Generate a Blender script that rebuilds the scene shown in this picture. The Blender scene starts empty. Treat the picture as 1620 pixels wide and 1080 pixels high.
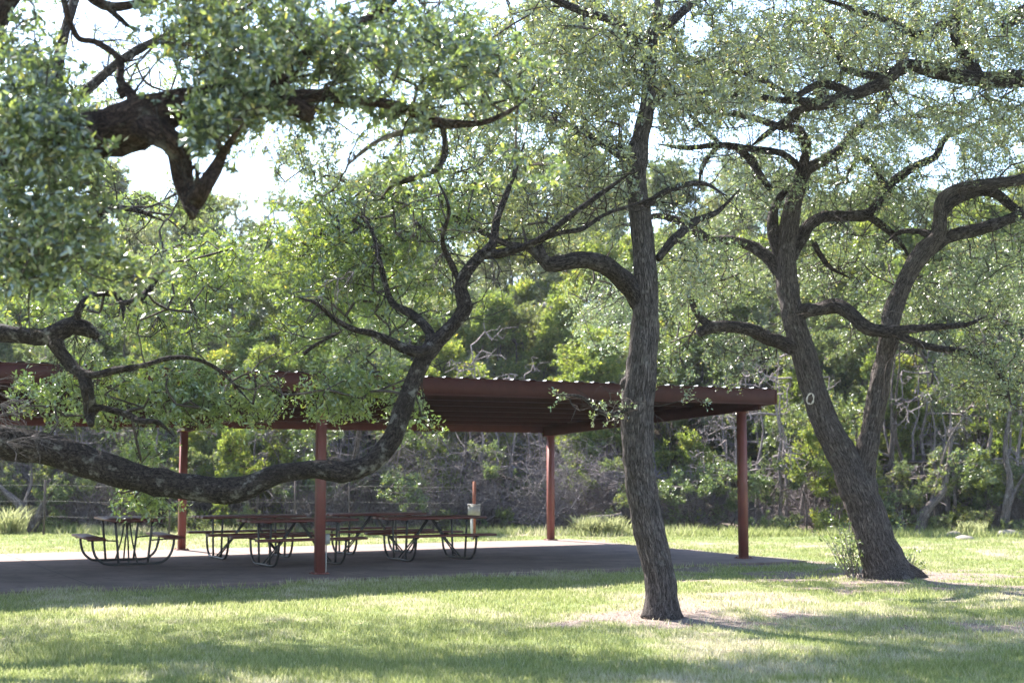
import bpy, math, random
import numpy as np
from mathutils import Vector
R = math.radians
random.seed(11)
rng = np.random.default_rng(11)
sc = bpy.context.scene
C = sc.collection

# ------------------------------------------------------------------ camera
EYE = 1.6
FPX = 2160.0
PITCH = math.atan(199 / FPX)
cam_d = bpy.data.cameras.new('camera')
cam = bpy.data.objects.new('camera', cam_d)
C.objects.link(cam)
cam.location = (0, 0, EYE)
cam.rotation_euler = (R(90) + PITCH, 0, 0)
cam_d.sensor_width = 36
cam_d.lens = 48
cam_d.clip_start = 0.1
cam_d.clip_end = 3000
cam_d.dof.use_dof = True
cam_d.dof.focus_distance = 16.5
cam_d.dof.aperture_fstop = 1.7
sc.camera = cam

# ------------------------------------------------------------------ light
SX, SY = 0.58, 0.75            # shadow shift per metre of height (towards +x, towards the viewer)
sun_dir = Vector((-SX, SY, 1)).normalized()     # towards the sun
elev = math.asin(sun_dir.z)
w = bpy.data.worlds.new('World')
sc.world = w
w.use_nodes = True
nt = w.node_tree
bg = nt.nodes['Background']
sky = nt.nodes.new('ShaderNodeTexSky')
sky.sky_type = 'NISHITA'
sky.sun_disc = False
sky.sun_elevation = elev
sky.sun_rotation = math.atan2(sun_dir.x, sun_dir.y)
sky.dust_density = 0.6
sky.ozone_density = 1.2
sky.air_density = 1.0
nt.links.new(sky.outputs[0], bg.inputs[0])
bg.inputs[1].default_value = 0.11
sd = bpy.data.lights.new('sun', 'SUN')
sd.energy = 5.0
sd.angle = R(0.5)
sd.color = (1.0, 0.95, 0.87)
so = bpy.data.objects.new('sun', sd)
C.objects.link(so)
so.location = (0, 0, 30)
so.rotation_euler = (-sun_dir).to_track_quat('-Z', 'Y').to_euler()
vs = sc.view_settings
vs.view_transform = 'Standard'
vs.look = 'None'
vs.exposure = 2.28
vs.gamma = 1
vs.use_curve_mapping = False

# ------------------------------------------------------------------ helpers
def at(px, py, Y):
    """a picture direction turned into a point standing Y metres away (real depth chosen per object)"""
    dx = (px - 810) / FPX
    dz = (540 - py) / FPX
    c, s = math.cos(PITCH), math.sin(PITCH)
    y = c - dz * s
    z = s + dz * c
    return Vector((dx / y * Y, Y, EYE + z / y * Y))

def ground_z(x, y):
    x = np.asarray(x, float); y = np.asarray(y, float)
    z = -0.055 - 0.003 * np.clip(x, -14, 14)
    t = np.clip((y - 37) / 30, 0, 1)
    z = z + 8.8 * t * t * (3 - 2 * t)
    z = z + 0.02 * np.sin(x * 1.3 + y * .7) * np.sin(y * .9 - x * .4)
    z = z + np.clip(y - 67, 0, 200) * 0.04
    return z
def gz(x, y): return float(ground_z(x, y))

def vnoise(x, y, s, seed=0):
    x = np.asarray(x, float) / s + 137.3; y = np.asarray(y, float) / s + 71.7
    i = np.floor(x).astype(int); j = np.floor(y).astype(int)
    fx = x - i; fy = y - j
    fx = fx * fx * (3 - 2 * fx); fy = fy * fy * (3 - 2 * fy)
    def h(a, b):
        n = (a * 374761393 + b * 668265263 + seed * 982451653) & 0xffffffff
        n = ((n ^ (n >> 13)) * 1274126177) & 0xffffffff
        return ((n ^ (n >> 16)) & 0xffff) / 65535.0
    return (h(i, j) * (1 - fx) + h(i + 1, j) * fx) * (1 - fy) + (h(i, j + 1) * (1 - fx) + h(i + 1, j + 1) * fx) * fy

def tag(o, label=None, cat=None, group=None, kind=None):
    if label: o['label'] = label
    if cat: o['category'] = cat
    if group: o['group'] = group
    if kind: o['kind'] = kind
    return o

def empty(name, loc, rz=0):
    o = bpy.data.objects.new(name, None)
    o.empty_display_size = 0.3
    C.objects.link(o)
    o.location = loc
    o.rotation_euler = (0, 0, rz)
    return o

def raw_mesh(name, V, F, mat, parent=None, attr=None, smooth=False, attr_name='bark', off=None):
    """V (n,3); F list of int arrays (m,k)"""
    V = np.asarray(V, np.float32)
    if off is not None: V = V - np.asarray(off, np.float32)
    me = bpy.data.meshes.new(name)
    if not isinstance(F, (list, tuple)): F = [F]
    F = [np.asarray(f, np.int32) for f in F if len(f)]
    nl = sum(f.size for f in F); nf = sum(len(f) for f in F)
    me.vertices.add(len(V)); me.vertices.foreach_set('co', V.ravel())
    me.loops.add(nl); me.polygons.add(nf)
    me.loops.foreach_set('vertex_index', np.concatenate([f.ravel() for f in F]))
    tot = np.concatenate([np.full(len(f), f.shape[1], np.int32) for f in F])
    st = np.concatenate([[0], np.cumsum(tot)[:-1]]).astype(np.int32)
    me.polygons.foreach_set('loop_start', st)
    me.polygons.foreach_set('loop_total', tot)
    if smooth: me.polygons.foreach_set('use_smooth', np.ones(nf, bool))
    if attr is not None:
        a = me.attributes.new(attr_name, 'FLOAT_VECTOR', 'POINT')
        a.data.foreach_set('vector', np.asarray(attr, np.float32).ravel())
    me.update(); me.validate()
    me.materials.append(mat)
    o = bpy.data.objects.new(name, me)
    C.objects.link(o)
    if parent: o.parent = parent
    return o

class MB:
    """collects boxes, bars and tubes into one mesh"""
    def __init__(s): s.V = []; s.F4 = []; s.A = []; s.n = 0
    def add(s, V, F, A=None):
        V = np.asarray(V, float); F = np.asarray(F, int)
        s.V.append(V); s.F4.append(F + s.n); s.n += len(V)
        s.A.append(V if A is None else np.asarray(A, float))
    def box(s, c, size, M=None, bev=0.0):
        x, y, z = [k / 2 for k in size]
        P = np.array([(-x,-y,-z),(x,-y,-z),(x,y,-z),(-x,y,-z),(-x,-y,z),(x,-y,z),(x,y,z),(-x,y,z)])
        if M is not None: P = P @ np.asarray(M).T
        s.add(P + np.asarray(c), [(0,3,2,1),(4,5,6,7),(0,1,5,4),(1,2,6,5),(2,3,7,6),(3,0,4,7)])
    def tube(s, pts, rad, sides=8, knob=0.0, fine=None, caps=True, seed=0):
        P = np.asarray(pts, float)
        n = len(P)
        r = np.full(n, rad, float) if np.isscalar(rad) else np.asarray(rad, float)
        if fine: P, r = resample(P, r, fine)
        n = len(P)
        T = np.gradient(P, axis=0); T /= np.linalg.norm(T, axis=1)[:, None] + 1e-9
        ref = np.array([0, 0, 1.0]) if abs(T[0][2]) < .9 else np.array([1.0, 0, 0])
        N = np.cross(T[0], ref); N /= np.linalg.norm(N)
        Ns = [N]
        for i in range(1, n):
            N = N - T[i] * N.dot(T[i]); N /= np.linalg.norm(N) + 1e-9; Ns.append(N)
        Ns = np.array(Ns); Bs = np.cross(T, Ns)
        th = np.linspace(0, 2 * math.pi, sides, endpoint=False)
        L = np.concatenate([[0], np.cumsum(np.linalg.norm(np.diff(P, axis=0), axis=1))])
        rr = np.repeat(r[:, None], sides, 1)
        if knob:
            k1 = vnoise(np.repeat(L[:, None], sides, 1), np.cos(th)[None] * .5 + seed * 3.1, .22, 3)
            k2 = vnoise(np.repeat(L[:, None], sides, 1) + 9, np.sin(th)[None] * .5 + seed * 3.1, .09, 5)
            rr = rr * (1 + knob * (k1 - .5) + knob * .7 * (k2 - .5))
        V = P[:, None] + Ns[:, None] * (np.cos(th)[None, :, None] * rr[..., None]) + Bs[:, None] * (np.sin(th)[None, :, None] * rr[..., None])
        A = np.stack([np.cos(th)[None] * rr, np.sin(th)[None] * rr, np.repeat(L[:, None], sides, 1) + seed * 1.7], -1)
        i = np.arange(n - 1)[:, None] * sides; j = np.arange(sides)[None]; k = (j + 1) % sides
        F = np.stack([i + j, i + k, i + sides + k, i + sides + j], -1).reshape(-1, 4)
        V = V.reshape(-1, 3); A = A.reshape(-1, 3)
        if caps:
            m = len(V)
            V = np.vstack([V, P[0], P[-1] + T[-1] * r[-1] * .3])
            A = np.vstack([A, (0, 0, seed * 1.7), (0, 0, L[-1] + seed * 1.7)])
            jj = np.arange(sides)
            # degenerate-free caps as quads joining pairs of rim vertices
            e = np.arange(0, sides - 1, 2)
            c0 = np.stack([np.full(len(e), m), (e + 2) % sides, e + 1, e], -1)
            b = (n - 1) * sides
            c1 = np.stack([np.full(len(e), m + 1), b + e, b + e + 1, b + (e + 2) % sides], -1)
            if sides % 2 == 0: F = np.vstack([F, c0, c1])
        s.add(V, F, A)
    def build(s, name, mat, parent=None, smooth=False, off=None, attr='bark'):
        return raw_mesh(name, np.vstack(s.V), np.vstack(s.F4), mat, parent, np.vstack(s.A), smooth, attr, off)

def resample(P, r, step):
    """Catmull-Rom through the points"""
    n = len(P)
    if n < 3:
        m = max(2, int(np.linalg.norm(P[-1] - P[0]) / step) + 1)
        t = np.linspace(0, 1, m)[:, None]
        return P[0] * (1 - t) + P[-1] * t, (r[0] * (1 - t) + r[-1] * t)[:, 0]
    Q = np.vstack([2 * P[0] - P[1], P, 2 * P[-1] - P[-2]])
    outP, outr = [], []
    for i in range(n - 1):
        p0, p1, p2, p3 = Q[i], Q[i + 1], Q[i + 2], Q[i + 3]
        m = max(1, int(np.linalg.norm(p2 - p1) / step))
        for k in range(m):
            t = k / m
            outP.append(.5 * (2 * p1 + (p2 - p0) * t + (2 * p0 - 5 * p1 + 4 * p2 - p3) * t * t + (3 * p1 - p0 - 3 * p2 + p3) * t ** 3))
            outr.append(r[i] * (1 - t) + r[i + 1] * t)
    outP.append(P[-1]); outr.append(r[-1])
    return np.array(outP), np.array(outr)

# ------------------------------------------------------------------ materials
def new_mat(name):
    m = bpy.data.materials.new(name); m.use_nodes = True
    n = m.node_tree; n.nodes.clear()
    out = n.nodes.new('ShaderNodeOutputMaterial')
    return m, n, out
def N(n, t, **kw):
    x = n.nodes.new(t)
    for k, v in kw.items():
        if k.startswith('i_'): x.inputs[k[2:].replace('_', ' ')].default_value = v
        else: setattr(x, k, v)
    return x
def ramp(n, src, stops):
    r = n.nodes.new('ShaderNodeValToRGB')
    e = r.color_ramp.elements
    while len(e) < len(stops): e.new(.5)
    for a, (p, c) in zip(e, stops): a.position = p; a.color = (*c, 1) if len(c) == 3 else c
    n.links.new(src, r.inputs[0]); return r.outputs[0]
def mixc(n, f, a, b, mode='MIX'):
    x = n.nodes.new('ShaderNodeMix'); x.data_type = 'RGBA'; x.blend_type = mode
    for v, s in ((f, 0), (a, 6), (b, 7)):
        if hasattr(v, 'is_output') or isinstance(v, bpy.types.NodeSocket): n.links.new(v, x.inputs[s])
        else: x.inputs[s].default_value = v if s == 0 else (*v, 1)
    return x.outputs[2]

def leaf_mat(name, dark, mid, light, trans=.45, gloss=.12, rough=.35, tcol=1.6):
    m, n, out = new_mat(name)
    geo = N(n, 'ShaderNodeNewGeometry'); oi = N(n, 'ShaderNodeObjectInfo')
    tc = N(n, 'ShaderNodeTexCoord')
    nz = N(n, 'ShaderNodeTexNoise', i_Scale=.9, i_Detail=2)
    n.links.new(tc.outputs['Object'], nz.inputs[0])
    a = ramp(n, geo.outputs['Random Per Island'], [(0, dark), (.55, mid), (.93, light), (1, (light[0] * 1.5, light[1] * 1.0, light[2]))])
    b = ramp(n, nz.outputs[0], [(.3, (.72, .8, .85)), (.7, (1.25, 1.15, 1.0))])
    c = mixc(n, 1.0, a, b, 'MULTIPLY')
    o = ramp(n, oi.outputs['Random'], [(0, (.8, .85, .9)), (1, (1.2, 1.1, 1.0))])
    c = mixc(n, 1.0, c, o, 'MULTIPLY')
    tcn = mixc(n, 1.0, c, (tcol * 1.15, tcol * 1.2, tcol * .55), 'MULTIPLY')
    d = N(n, 'ShaderNodeBsdfDiffuse'); t = N(n, 'ShaderNodeBsdfTranslucent'); g = N(n, 'ShaderNodeBsdfGlossy')
    g.inputs['Roughness'].default_value = rough
    g.inputs['Color'].default_value = (1, 1, 1, 1)
    n.links.new(c, d.inputs[0]); n.links.new(tcn, t.inputs[0])
    m1 = N(n, 'ShaderNodeMixShader'); m1.inputs[0].default_value = trans
    n.links.new(d.outputs[0], m1.inputs[1]); n.links.new(t.outputs[0], m1.inputs[2])
    m2 = N(n, 'ShaderNodeMixShader'); m2.inputs[0].default_value = gloss
    n.links.new(m1.outputs[0], m2.inputs[1]); n.links.new(g.outputs[0], m2.inputs[2])
    n.links.new(m2.outputs[0], out.inputs[0])
    return m

def bark_mat(name, dark, mid, lich, lichen=.5, strength=.8, scale=1.0, along=3.2):
    m, n, out = new_mat(name)
    at_ = N(n, 'ShaderNodeAttribute', attribute_name='bark')
    mp = N(n, 'ShaderNodeMapping'); mp.inputs['Scale'].default_value = (24 * scale, 24 * scale, along * scale)
    n.links.new(at_.outputs['Vector'], mp.inputs[0])
    def ridge(sc_, det, lo, hi):
        q = N(n, 'ShaderNodeTexNoise', i_Scale=sc_, i_Detail=det, i_Roughness=.6, i_Distortion=.6)
        n.links.new(mp.outputs[0], q.inputs[0])
        s1 = N(n, 'ShaderNodeMath', operation='SUBTRACT'); n.links.new(q.outputs[0], s1.inputs[0]); s1.inputs[1].default_value = .5
        s2 = N(n, 'ShaderNodeMath', operation='ABSOLUTE'); n.links.new(s1.outputs[0], s2.inputs[0])
        return ramp(n, s2.outputs[0], [(0, (lo, lo, lo)), (hi, (1, 1, 1))])
    crack = mixc(n, 1.0, ridge(.8, 3, .3, .06), ridge(2.1, 4, .45, .07), 'MULTIPLY')
    nz = N(n, 'ShaderNodeTexNoise', i_Scale=7.0, i_Detail=6, i_Roughness=.65)
    n.links.new(at_.outputs['Vector'], nz.inputs[0])
    nf = N(n, 'ShaderNodeTexNoise', i_Scale=2.2, i_Detail=6, i_Roughness=.8)
    n.links.new(mp.outputs[0], nf.inputs[0])
    base = ramp(n, nf.outputs[0], [(.3, dark), (.65, mid)])
    c = mixc(n, 1.0, base, crack, 'MULTIPLY')
    lm = ramp(n, nz.outputs[0], [(.56, (0, 0, 0)), (.68, (lichen, lichen, lichen))])
    c = mixc(n, lm, c, lich)
    p = N(n, 'ShaderNodeBsdfPrincipled'); p.inputs['Roughness'].default_value = .93
    p.inputs['Specular IOR Level'].default_value = .15
    n.links.new(c, p.inputs['Base Color'])
    b1 = N(n, 'ShaderNodeBump', i_Strength=strength, i_Distance=.03)
    n.links.new(crack, b1.inputs['Height'])
    b2 = N(n, 'ShaderNodeBump', i_Strength=strength * .7, i_Distance=.015)
    n.links.new(nf.outputs[0], b2.inputs['Height']); n.links.new(b1.outputs[0], b2.inputs['Normal'])
    n.links.new(b2.outputs[0], p.inputs['Normal'])
    n.links.new(p.outputs[0], out.inputs[0])
    return m

def paint_mat(name, col, rough=.5, var=.25, spec=.5, metal=0.0, rust=None, vec='Object', scale=6):
    m, n, out = new_mat(name)
    tc = N(n, 'ShaderNodeTexCoord')
    nz = N(n, 'ShaderNodeTexNoise', i_Scale=scale, i_Detail=6, i_Roughness=.65)
    n.links.new(tc.outputs[vec], nz.inputs[0])
    c = ramp(n, nz.outputs[0], [(.3, tuple(k * (1 - var) for k in col)), (.7, tuple(k * (1 + var) for k in col))])
    if rust:
        n2 = N(n, 'ShaderNodeTexNoise', i_Scale=scale * 4, i_Detail=5)
        n.links.new(tc.outputs[vec], n2.inputs[0])
        f = ramp(n, n2.outputs[0], [(.55, (0, 0, 0)), (.7, (.8, .8, .8))])
        c = mixc(n, f, c, rust)
    p = N(n, 'ShaderNodeBsdfPrincipled')
    p.inputs['Roughness'].default_value = rough; p.inputs['Metallic'].default_value = metal; p.inputs['Specular IOR Level'].default_value = spec
    n.links.new(c, p.inputs['Base Color'])
    b = N(n, 'ShaderNodeBump', i_Strength=.15, i_Distance=.01)
    n.links.new(nz.outputs[0], b.inputs['Height']); n.links.new(b.outputs[0], p.inputs['Normal'])
    n.links.new(p.outputs[0], out.inputs[0])
    return m

M = {}
M['leaf_big'] = leaf_mat('leaf_big', (.035, .058, .03), (.105, .145, .06), (.23, .27, .11), trans=.42, gloss=.15, rough=.3, tcol=1.65)
M['leaf_yel'] = leaf_mat('leaf_yel', (.08, .115, .035), (.14, .19, .05), (.23, .29, .08), trans=.5, gloss=.14, rough=.33, tcol=1.75)
M['leaf_mid'] = leaf_mat('leaf_mid', (.055, .08, .045), (.14, .18, .095), (.27, .31, .17), trans=.42, gloss=.17, rough=.33, tcol=1.5)
M['leaf_pale'] = leaf_mat('leaf_pale', (.07, .095, .055), (.15, .185, .105), (.26, .295, .17), trans=.42, gloss=.10, rough=.38, tcol=1.45)
M['juniper'] = leaf_mat('juniper_leaf', (.085, .115, .04), (.16, .205, .065), (.25, .29, .10), trans=.48, gloss=.03, rough=.5, tcol=1.55)
M['juniper_dark'] = leaf_mat('juniper_leaf_dark', (.07, .095, .06), (.12, .155, .09), (.18, .22, .12), trans=.42, gloss=.03, rough=.5, tcol=1.4)
M['shrub'] = leaf_mat('shrub_leaf', (.07, .10, .04), (.12, .16, .065), (.19, .23, .10), trans=.42, gloss=.08, rough=.4, tcol=1.5)
M['bark'] = bark_mat('oak_bark', (.08, .065, .063), (.24, .20, .19), (.36, .34, .32), .22, strength=1.0, scale=1.5, along=2.6)
M['bark_limb'] = bark_mat('backlit_limb_bark', (.04, .032, .031), (.15, .122, .116), (.30, .28, .26), .45, strength=1.0, along=7)  # oak bark darkened in colour so the limbs read as backlit
M['bark_rough'] = bark_mat('rough_limb_bark', (.03, .023, .021), (.12, .093, .083), (.40, .37, .33), .7, strength=1.0, scale=1.1, along=13)
M['bark_near'] = bark_mat('oak_bark_dark', (.03, .019, .016), (.125, .08, .066), (.26, .24, .21), .5, strength=1.0, scale=1.0, along=10)
M['twig'] = bark_mat('twig_bark', (.06, .047, .042), (.15, .12, .105), (.34, .32, .3), .4, strength=.2)
M['dead'] = bark_mat('dead_wood', (.17, .14, .143), (.40, .34, .345), (.52, .47, .47), .5, strength=.3)
M['bgbark'] = bark_mat('thicket_bark', (.09, .07, .065), (.23, .19, .175), (.40, .38, .36), .4, strength=.4)

def soil_colour(n, vec):
    """grass / straw / dirt colour driven by the 'soil' attribute (x = dirt, y = straw, z = thicket litter)"""
    at_ = N(n, 'ShaderNodeAttribute', attribute_name='soil')
    sp = N(n, 'ShaderNodeSeparateXYZ'); n.links.new(at_.outputs['Vector'], sp.inputs[0])
    return sp
def ground_mat():
    m, n, out = new_mat('lawn_soil')
    tc = N(n, 'ShaderNodeTexCoord')
    sp = soil_colour(n, None)
    n1 = N(n, 'ShaderNodeTexNoise', i_Scale=9.0, i_Detail=8, i_Roughness=.75); n.links.new(tc.outputs['Object'], n1.inputs[0])
    n2 = N(n, 'ShaderNodeTexNoise', i_Scale=45.0, i_Detail=4); n.links.new(tc.outputs['Object'], n2.inputs[0])
    g = ramp(n, n1.outputs[0], [(.3, (.10, .13, .045)), (.7, (.20, .24, .10))])
    s = ramp(n, n1.outputs[0], [(.3, (.26, .21, .13)), (.7, (.42, .36, .25))])
    d = ramp(n, n2.outputs[0], [(.3, (.12, .09, .075)), (.7, (.29, .235, .21))])
    l = ramp(n, n2.outputs[0], [(.3, (.07, .055, .045)), (.7, (.22, .18, .15))])
    c = mixc(n, sp.outputs[1], g, s)
    c = mixc(n, sp.outputs[0], c, d)
    c = mixc(n, sp.outputs[2], c, l)
    p = N(n, 'ShaderNodeBsdfPrincipled'); p.inputs['Roughness'].default_value = .95
    p.inputs['Specular IOR Level'].default_value = .1
    n.links.new(c, p.inputs['Base Color'])
    b = N(n, 'ShaderNodeBump', i_Strength=.8, i_Distance=.03)
    n.links.new(n2.outputs[0], b.inputs['Height']); n.links.new(b.outputs[0], p.inputs['Normal'])
    n.links.new(p.outputs[0], out.inputs[0])
    return m
M['ground'] = ground_mat()
def blade_mat():
    m, n, out = new_mat('grass_blade')
    sp = soil_colour(n, None)
    geo = N(n, 'ShaderNodeNewGeometry')
    g = ramp(n, geo.outputs['Random Per Island'], [(0, (.185, .22, .07)), (.5, (.28, .32, .11)), (1, (.39, .42, .18))])
    s = ramp(n, geo.outputs['Random Per Island'], [(0, (.42, .375, .25)), (.5, (.54, .49, .37)), (1, (.64, .59, .47))])
    c = mixc(n, sp.outputs[1], g, s)
    t = N(n, 'ShaderNodeBsdfTranslucent'); d = N(n, 'ShaderNodeBsdfDiffuse')
    n.links.new(c, t.inputs[0]); n.links.new(c, d.inputs[0])
    mx = N(n, 'ShaderNodeMixShader'); mx.inputs[0].default_value = .45
    n.links.new(d.outputs[0], mx.inputs[1]); n.links.new(t.outputs[0], mx.inputs[2])
    n.links.new(mx.outputs[0], out.inputs[0])
    return m
M['blade'] = blade_mat()
M['litter'] = leaf_mat('dry_leaf', (.16, .10, .07), (.28, .20, .14), (.42, .34, .25), trans=.15, gloss=.05, tcol=1.0)
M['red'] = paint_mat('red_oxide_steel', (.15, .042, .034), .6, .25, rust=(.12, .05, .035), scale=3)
M['red_deck_shaded'] = paint_mat('red_oxide_deck_shaded', (.03, .0078, .0065), .8, .25, .15)  # post paint darkened to carry the shade under the roof
M['red_fascia_shaded'] = paint_mat('red_oxide_fascia_shaded', (.055, .0145, .012), .7, .2, .25)  # same paint as the posts, shade of the fascia put into its colour
M['galv'] = paint_mat('pale_roof_sheet', (.55, .58, .62), .4, .1)
M['boards'] = paint_mat('red_brown_boards', (.11, .03, .024), .5, .35, scale=3)
M['frame'] = paint_mat('black_tube', (.02, .02, .021), .4, .3)
M['wire'] = paint_mat('fence_wire', (.13, .12, .115), .7, .3)
M['old_post'] = paint_mat('weathered_fence_post', (.09, .07, .065), .9, .4)
M['rust'] = paint_mat('rusty_post', (.26, .09, .05), .8, .4)
M['grey_box'] = paint_mat('grey_box_paint', (.27, .26, .25), .6, .15)
M['conduit'] = paint_mat('grey_conduit', (.45, .45, .44), .5, .1)
M['rock'] = paint_mat('limestone', (.21, .185, .16), .9, .35, scale=4)
M['cut'] = paint_mat('callus_ring', (.42, .38, .35), .9, .35, scale=20)
M['hole'] = paint_mat('old_heartwood', (.06, .045, .04), .95, .3, scale=20)
M['joint'] = paint_mat('slab_joint', (.06, .05, .045), .95, .2)
M['concrete'] = paint_mat('worn_concrete', (.20, .15, .135), .9, .3, .2, scale=1.3, rust=(.12, .085, .075))

# ------------------------------------------------------------------ pavilion frame of reference
TH = 0.5
PO = np.array([-2.93, 21.0]); U = np.array([math.cos(TH), math.sin(TH)]); W_ = np.array([-math.sin(TH), math.cos(TH)])
def pv(a, b): return PO + a * U + b * W_
def pav_ab(x, y):
    dx = np.asarray(x) - PO[0]; dy = np.asarray(y) - PO[1]
    return dx * U[0] + dy * U[1], dx * W_[0] + dy * W_[1]
SA0, SA1, SB0, SB1 = -15.5, 8.7, -1.0, 7.1       # slab limits

# ------------------------------------------------------------------ ground
TREE_A = at(1047, 966, 15.4); TREE_B = at(1400, 906, 21.0)
def soil(x, y):
    """dirt, straw, litter factors"""
    x = np.asarray(x, float); y = np.asarray(y, float)
    n1 = vnoise(x, y, 1.1, 1); n2 = vnoise(x, y, .35, 2); n3 = vnoise(x, y, 3.0, 4)
    dA = np.hypot((x - TREE_A.x) / 1.5, y - TREE_A.y); dB = np.hypot((x - TREE_B.x) / 1.5, y - TREE_B.y)
    dirt = np.clip(1.5 - dA / (.3 + .7 * n2), 0, 1) * (.5 + n2) + np.clip(1.6 - dB / (.4 + 1.6 * n2), 0, 1) * (.5 + n2)
    dirt += np.clip((n1 * .5 + n2 * .5 - np.where((x > 1.2) & (y > 14) & (y < 23), .5, .66)) * 5, 0, 1) * np.where(y > 13, .9, .3) * (x > -1)
    a, b = pav_ab(x, y)
    edge = np.maximum(np.maximum(SA0 - a, a - SA1), np.maximum(SB0 - b, b - SB1))
    dirt += np.clip(1 - (edge + (n1 - .5) * 1.0) / .45, 0, 1) * (edge > -.2)
    # a narrow line of soil tone and sparser grass running left from the centre oak
    line = np.abs(y - (TREE_A.y - .1 + (x - TREE_A.x) * .33 + .1 * np.sin(x * 4)))
    dirt += np.clip(1.2 - line / .12, 0, 1) * ((x < TREE_A.x) & (x > TREE_A.x - 1.9)) * (.4 + n2 * .8)
    straw = np.clip((n1 * .4 + n2 * .25 + n3 * .35 - .47) * 3.2, 0, 1)
    band = np.exp(-((y - 17.3) / 1.8) ** 2)
    weeds = np.clip((vnoise(x, y, .22, 61) - .78) * 8, 0, 1)
    straw = np.clip(straw * .8 + band * .4 * n1 + .25 * (n2 - .5) - weeds * .5, 0, .95)
    litter = np.clip((y - 34.6 - 1.6 * (n3 - .5) * 2 - np.where(x > 6, 1.2, 0) + (n2 - .5)) / 1.3, 0, 1)
    litter = np.maximum(litter, np.clip((np.abs(x) - 60) / 40, 0, 1) * .5)
    return np.stack([np.clip(dirt, 0, 1), straw, litter], -1)

def axis_pts(core0, core1, step, far):
    a = np.arange(core0, core1 + 1e-6, step)
    up = core1 + step * (1.25 ** np.arange(1, 60)).cumsum(); up = up[up < far]
    dn = core0 - step * (1.25 ** np.arange(1, 60)).cumsum(); dn = dn[dn > -far]
    return np.concatenate([[-far], dn[::-1], a, up, [far]])
gx = axis_pts(-14, 14, .12, 280); gy = axis_pts(5, 40, .14, 280)
X, Y = np.meshgrid(gx, gy)
Z = ground_z(X, Y) + .025 * (vnoise(X, Y, .5, 8) - .5) * (np.abs(X) < 30)
nx, ny = len(gx), len(gy)
I = (np.arange(ny - 1)[:, None] * nx + np.arange(nx - 1)[None]).ravel()
GF = np.stack([I, I + 1, I + nx + 1, I + nx], -1)
# the lawn and hillside as one sheet
g = raw_mesh('ground', np.stack([X, Y, Z], -1).reshape(-1, 3), GF, M['ground'], None, soil(X, Y).reshape(-1, 3), True, 'soil')
tag(g, 'sunlit lawn running back to the foot of a wooded rise', 'ground', kind='structure')

def slab_z(x, y): return -0.003 * x - .02
# concrete pad with uneven dirt-covered edge
mb = MB()
na, nb = 90, 36
aa = np.linspace(SA0, SA1, na); bb = np.linspace(SB0, SB1, nb)
A_, B_ = np.meshgrid(aa, bb)
XY = PO + A_[..., None] * U + B_[..., None] * W_
zt = ground_z(XY[..., 0], XY[..., 1]); 
zt = zt * .0 + (-0.003 * XY[..., 0]) - .02
edge = (A_ == aa[0]) | (A_ == aa[-1]) | (B_ == bb[0]) | (B_ == bb[-1])
P = np.stack([XY[..., 0], XY[..., 1], zt], -1).reshape(-1, 3)
I = (np.arange(nb - 1)[:, None] * na + np.arange(na - 1)[None]).ravel()
mb.add(P, np.stack([I, I + 1, I + na + 1, I + na], -1))
ring = [(aa[0], bb[0]), (aa[-1], bb[0]), (aa[-1], bb[-1]), (aa[0], bb[-1])]
for k in range(4):
    p = pv(*ring[k]); q = pv(*ring[(k + 1) % 4])
    zp = slab_z(p[0], 0); zq = slab_z(q[0], 0)
    mb.add([(p[0], p[1], zp - .25), (q[0], q[1], zq - .25), (q[0], q[1], zq), (p[0], p[1], zp)], [(0, 1, 2, 3)])
slab = mb.build('concrete_pad', M['concrete'], None, attr='soil')
for k in (-11.5, -7.5, -3.5, .5, 4.5):
    jb = MB(); p = pv(k, SB0 + .05); q = pv(k, SB1 - .05)
    jb.add([(p[0] - .008, p[1], slab_z(*p) + .004), (p[0] + .008, p[1], slab_z(*p) + .004), (q[0] + .008, q[1], slab_z(*q) + .004), (q[0] - .008, q[1], slab_z(*q) + .004)], [(0, 1, 2, 3)])
    jb.build('joint', M['joint'], slab)
tag(slab, 'dusty concrete floor slab under the red pavilion roof', 'paving', kind='structure')

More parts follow.
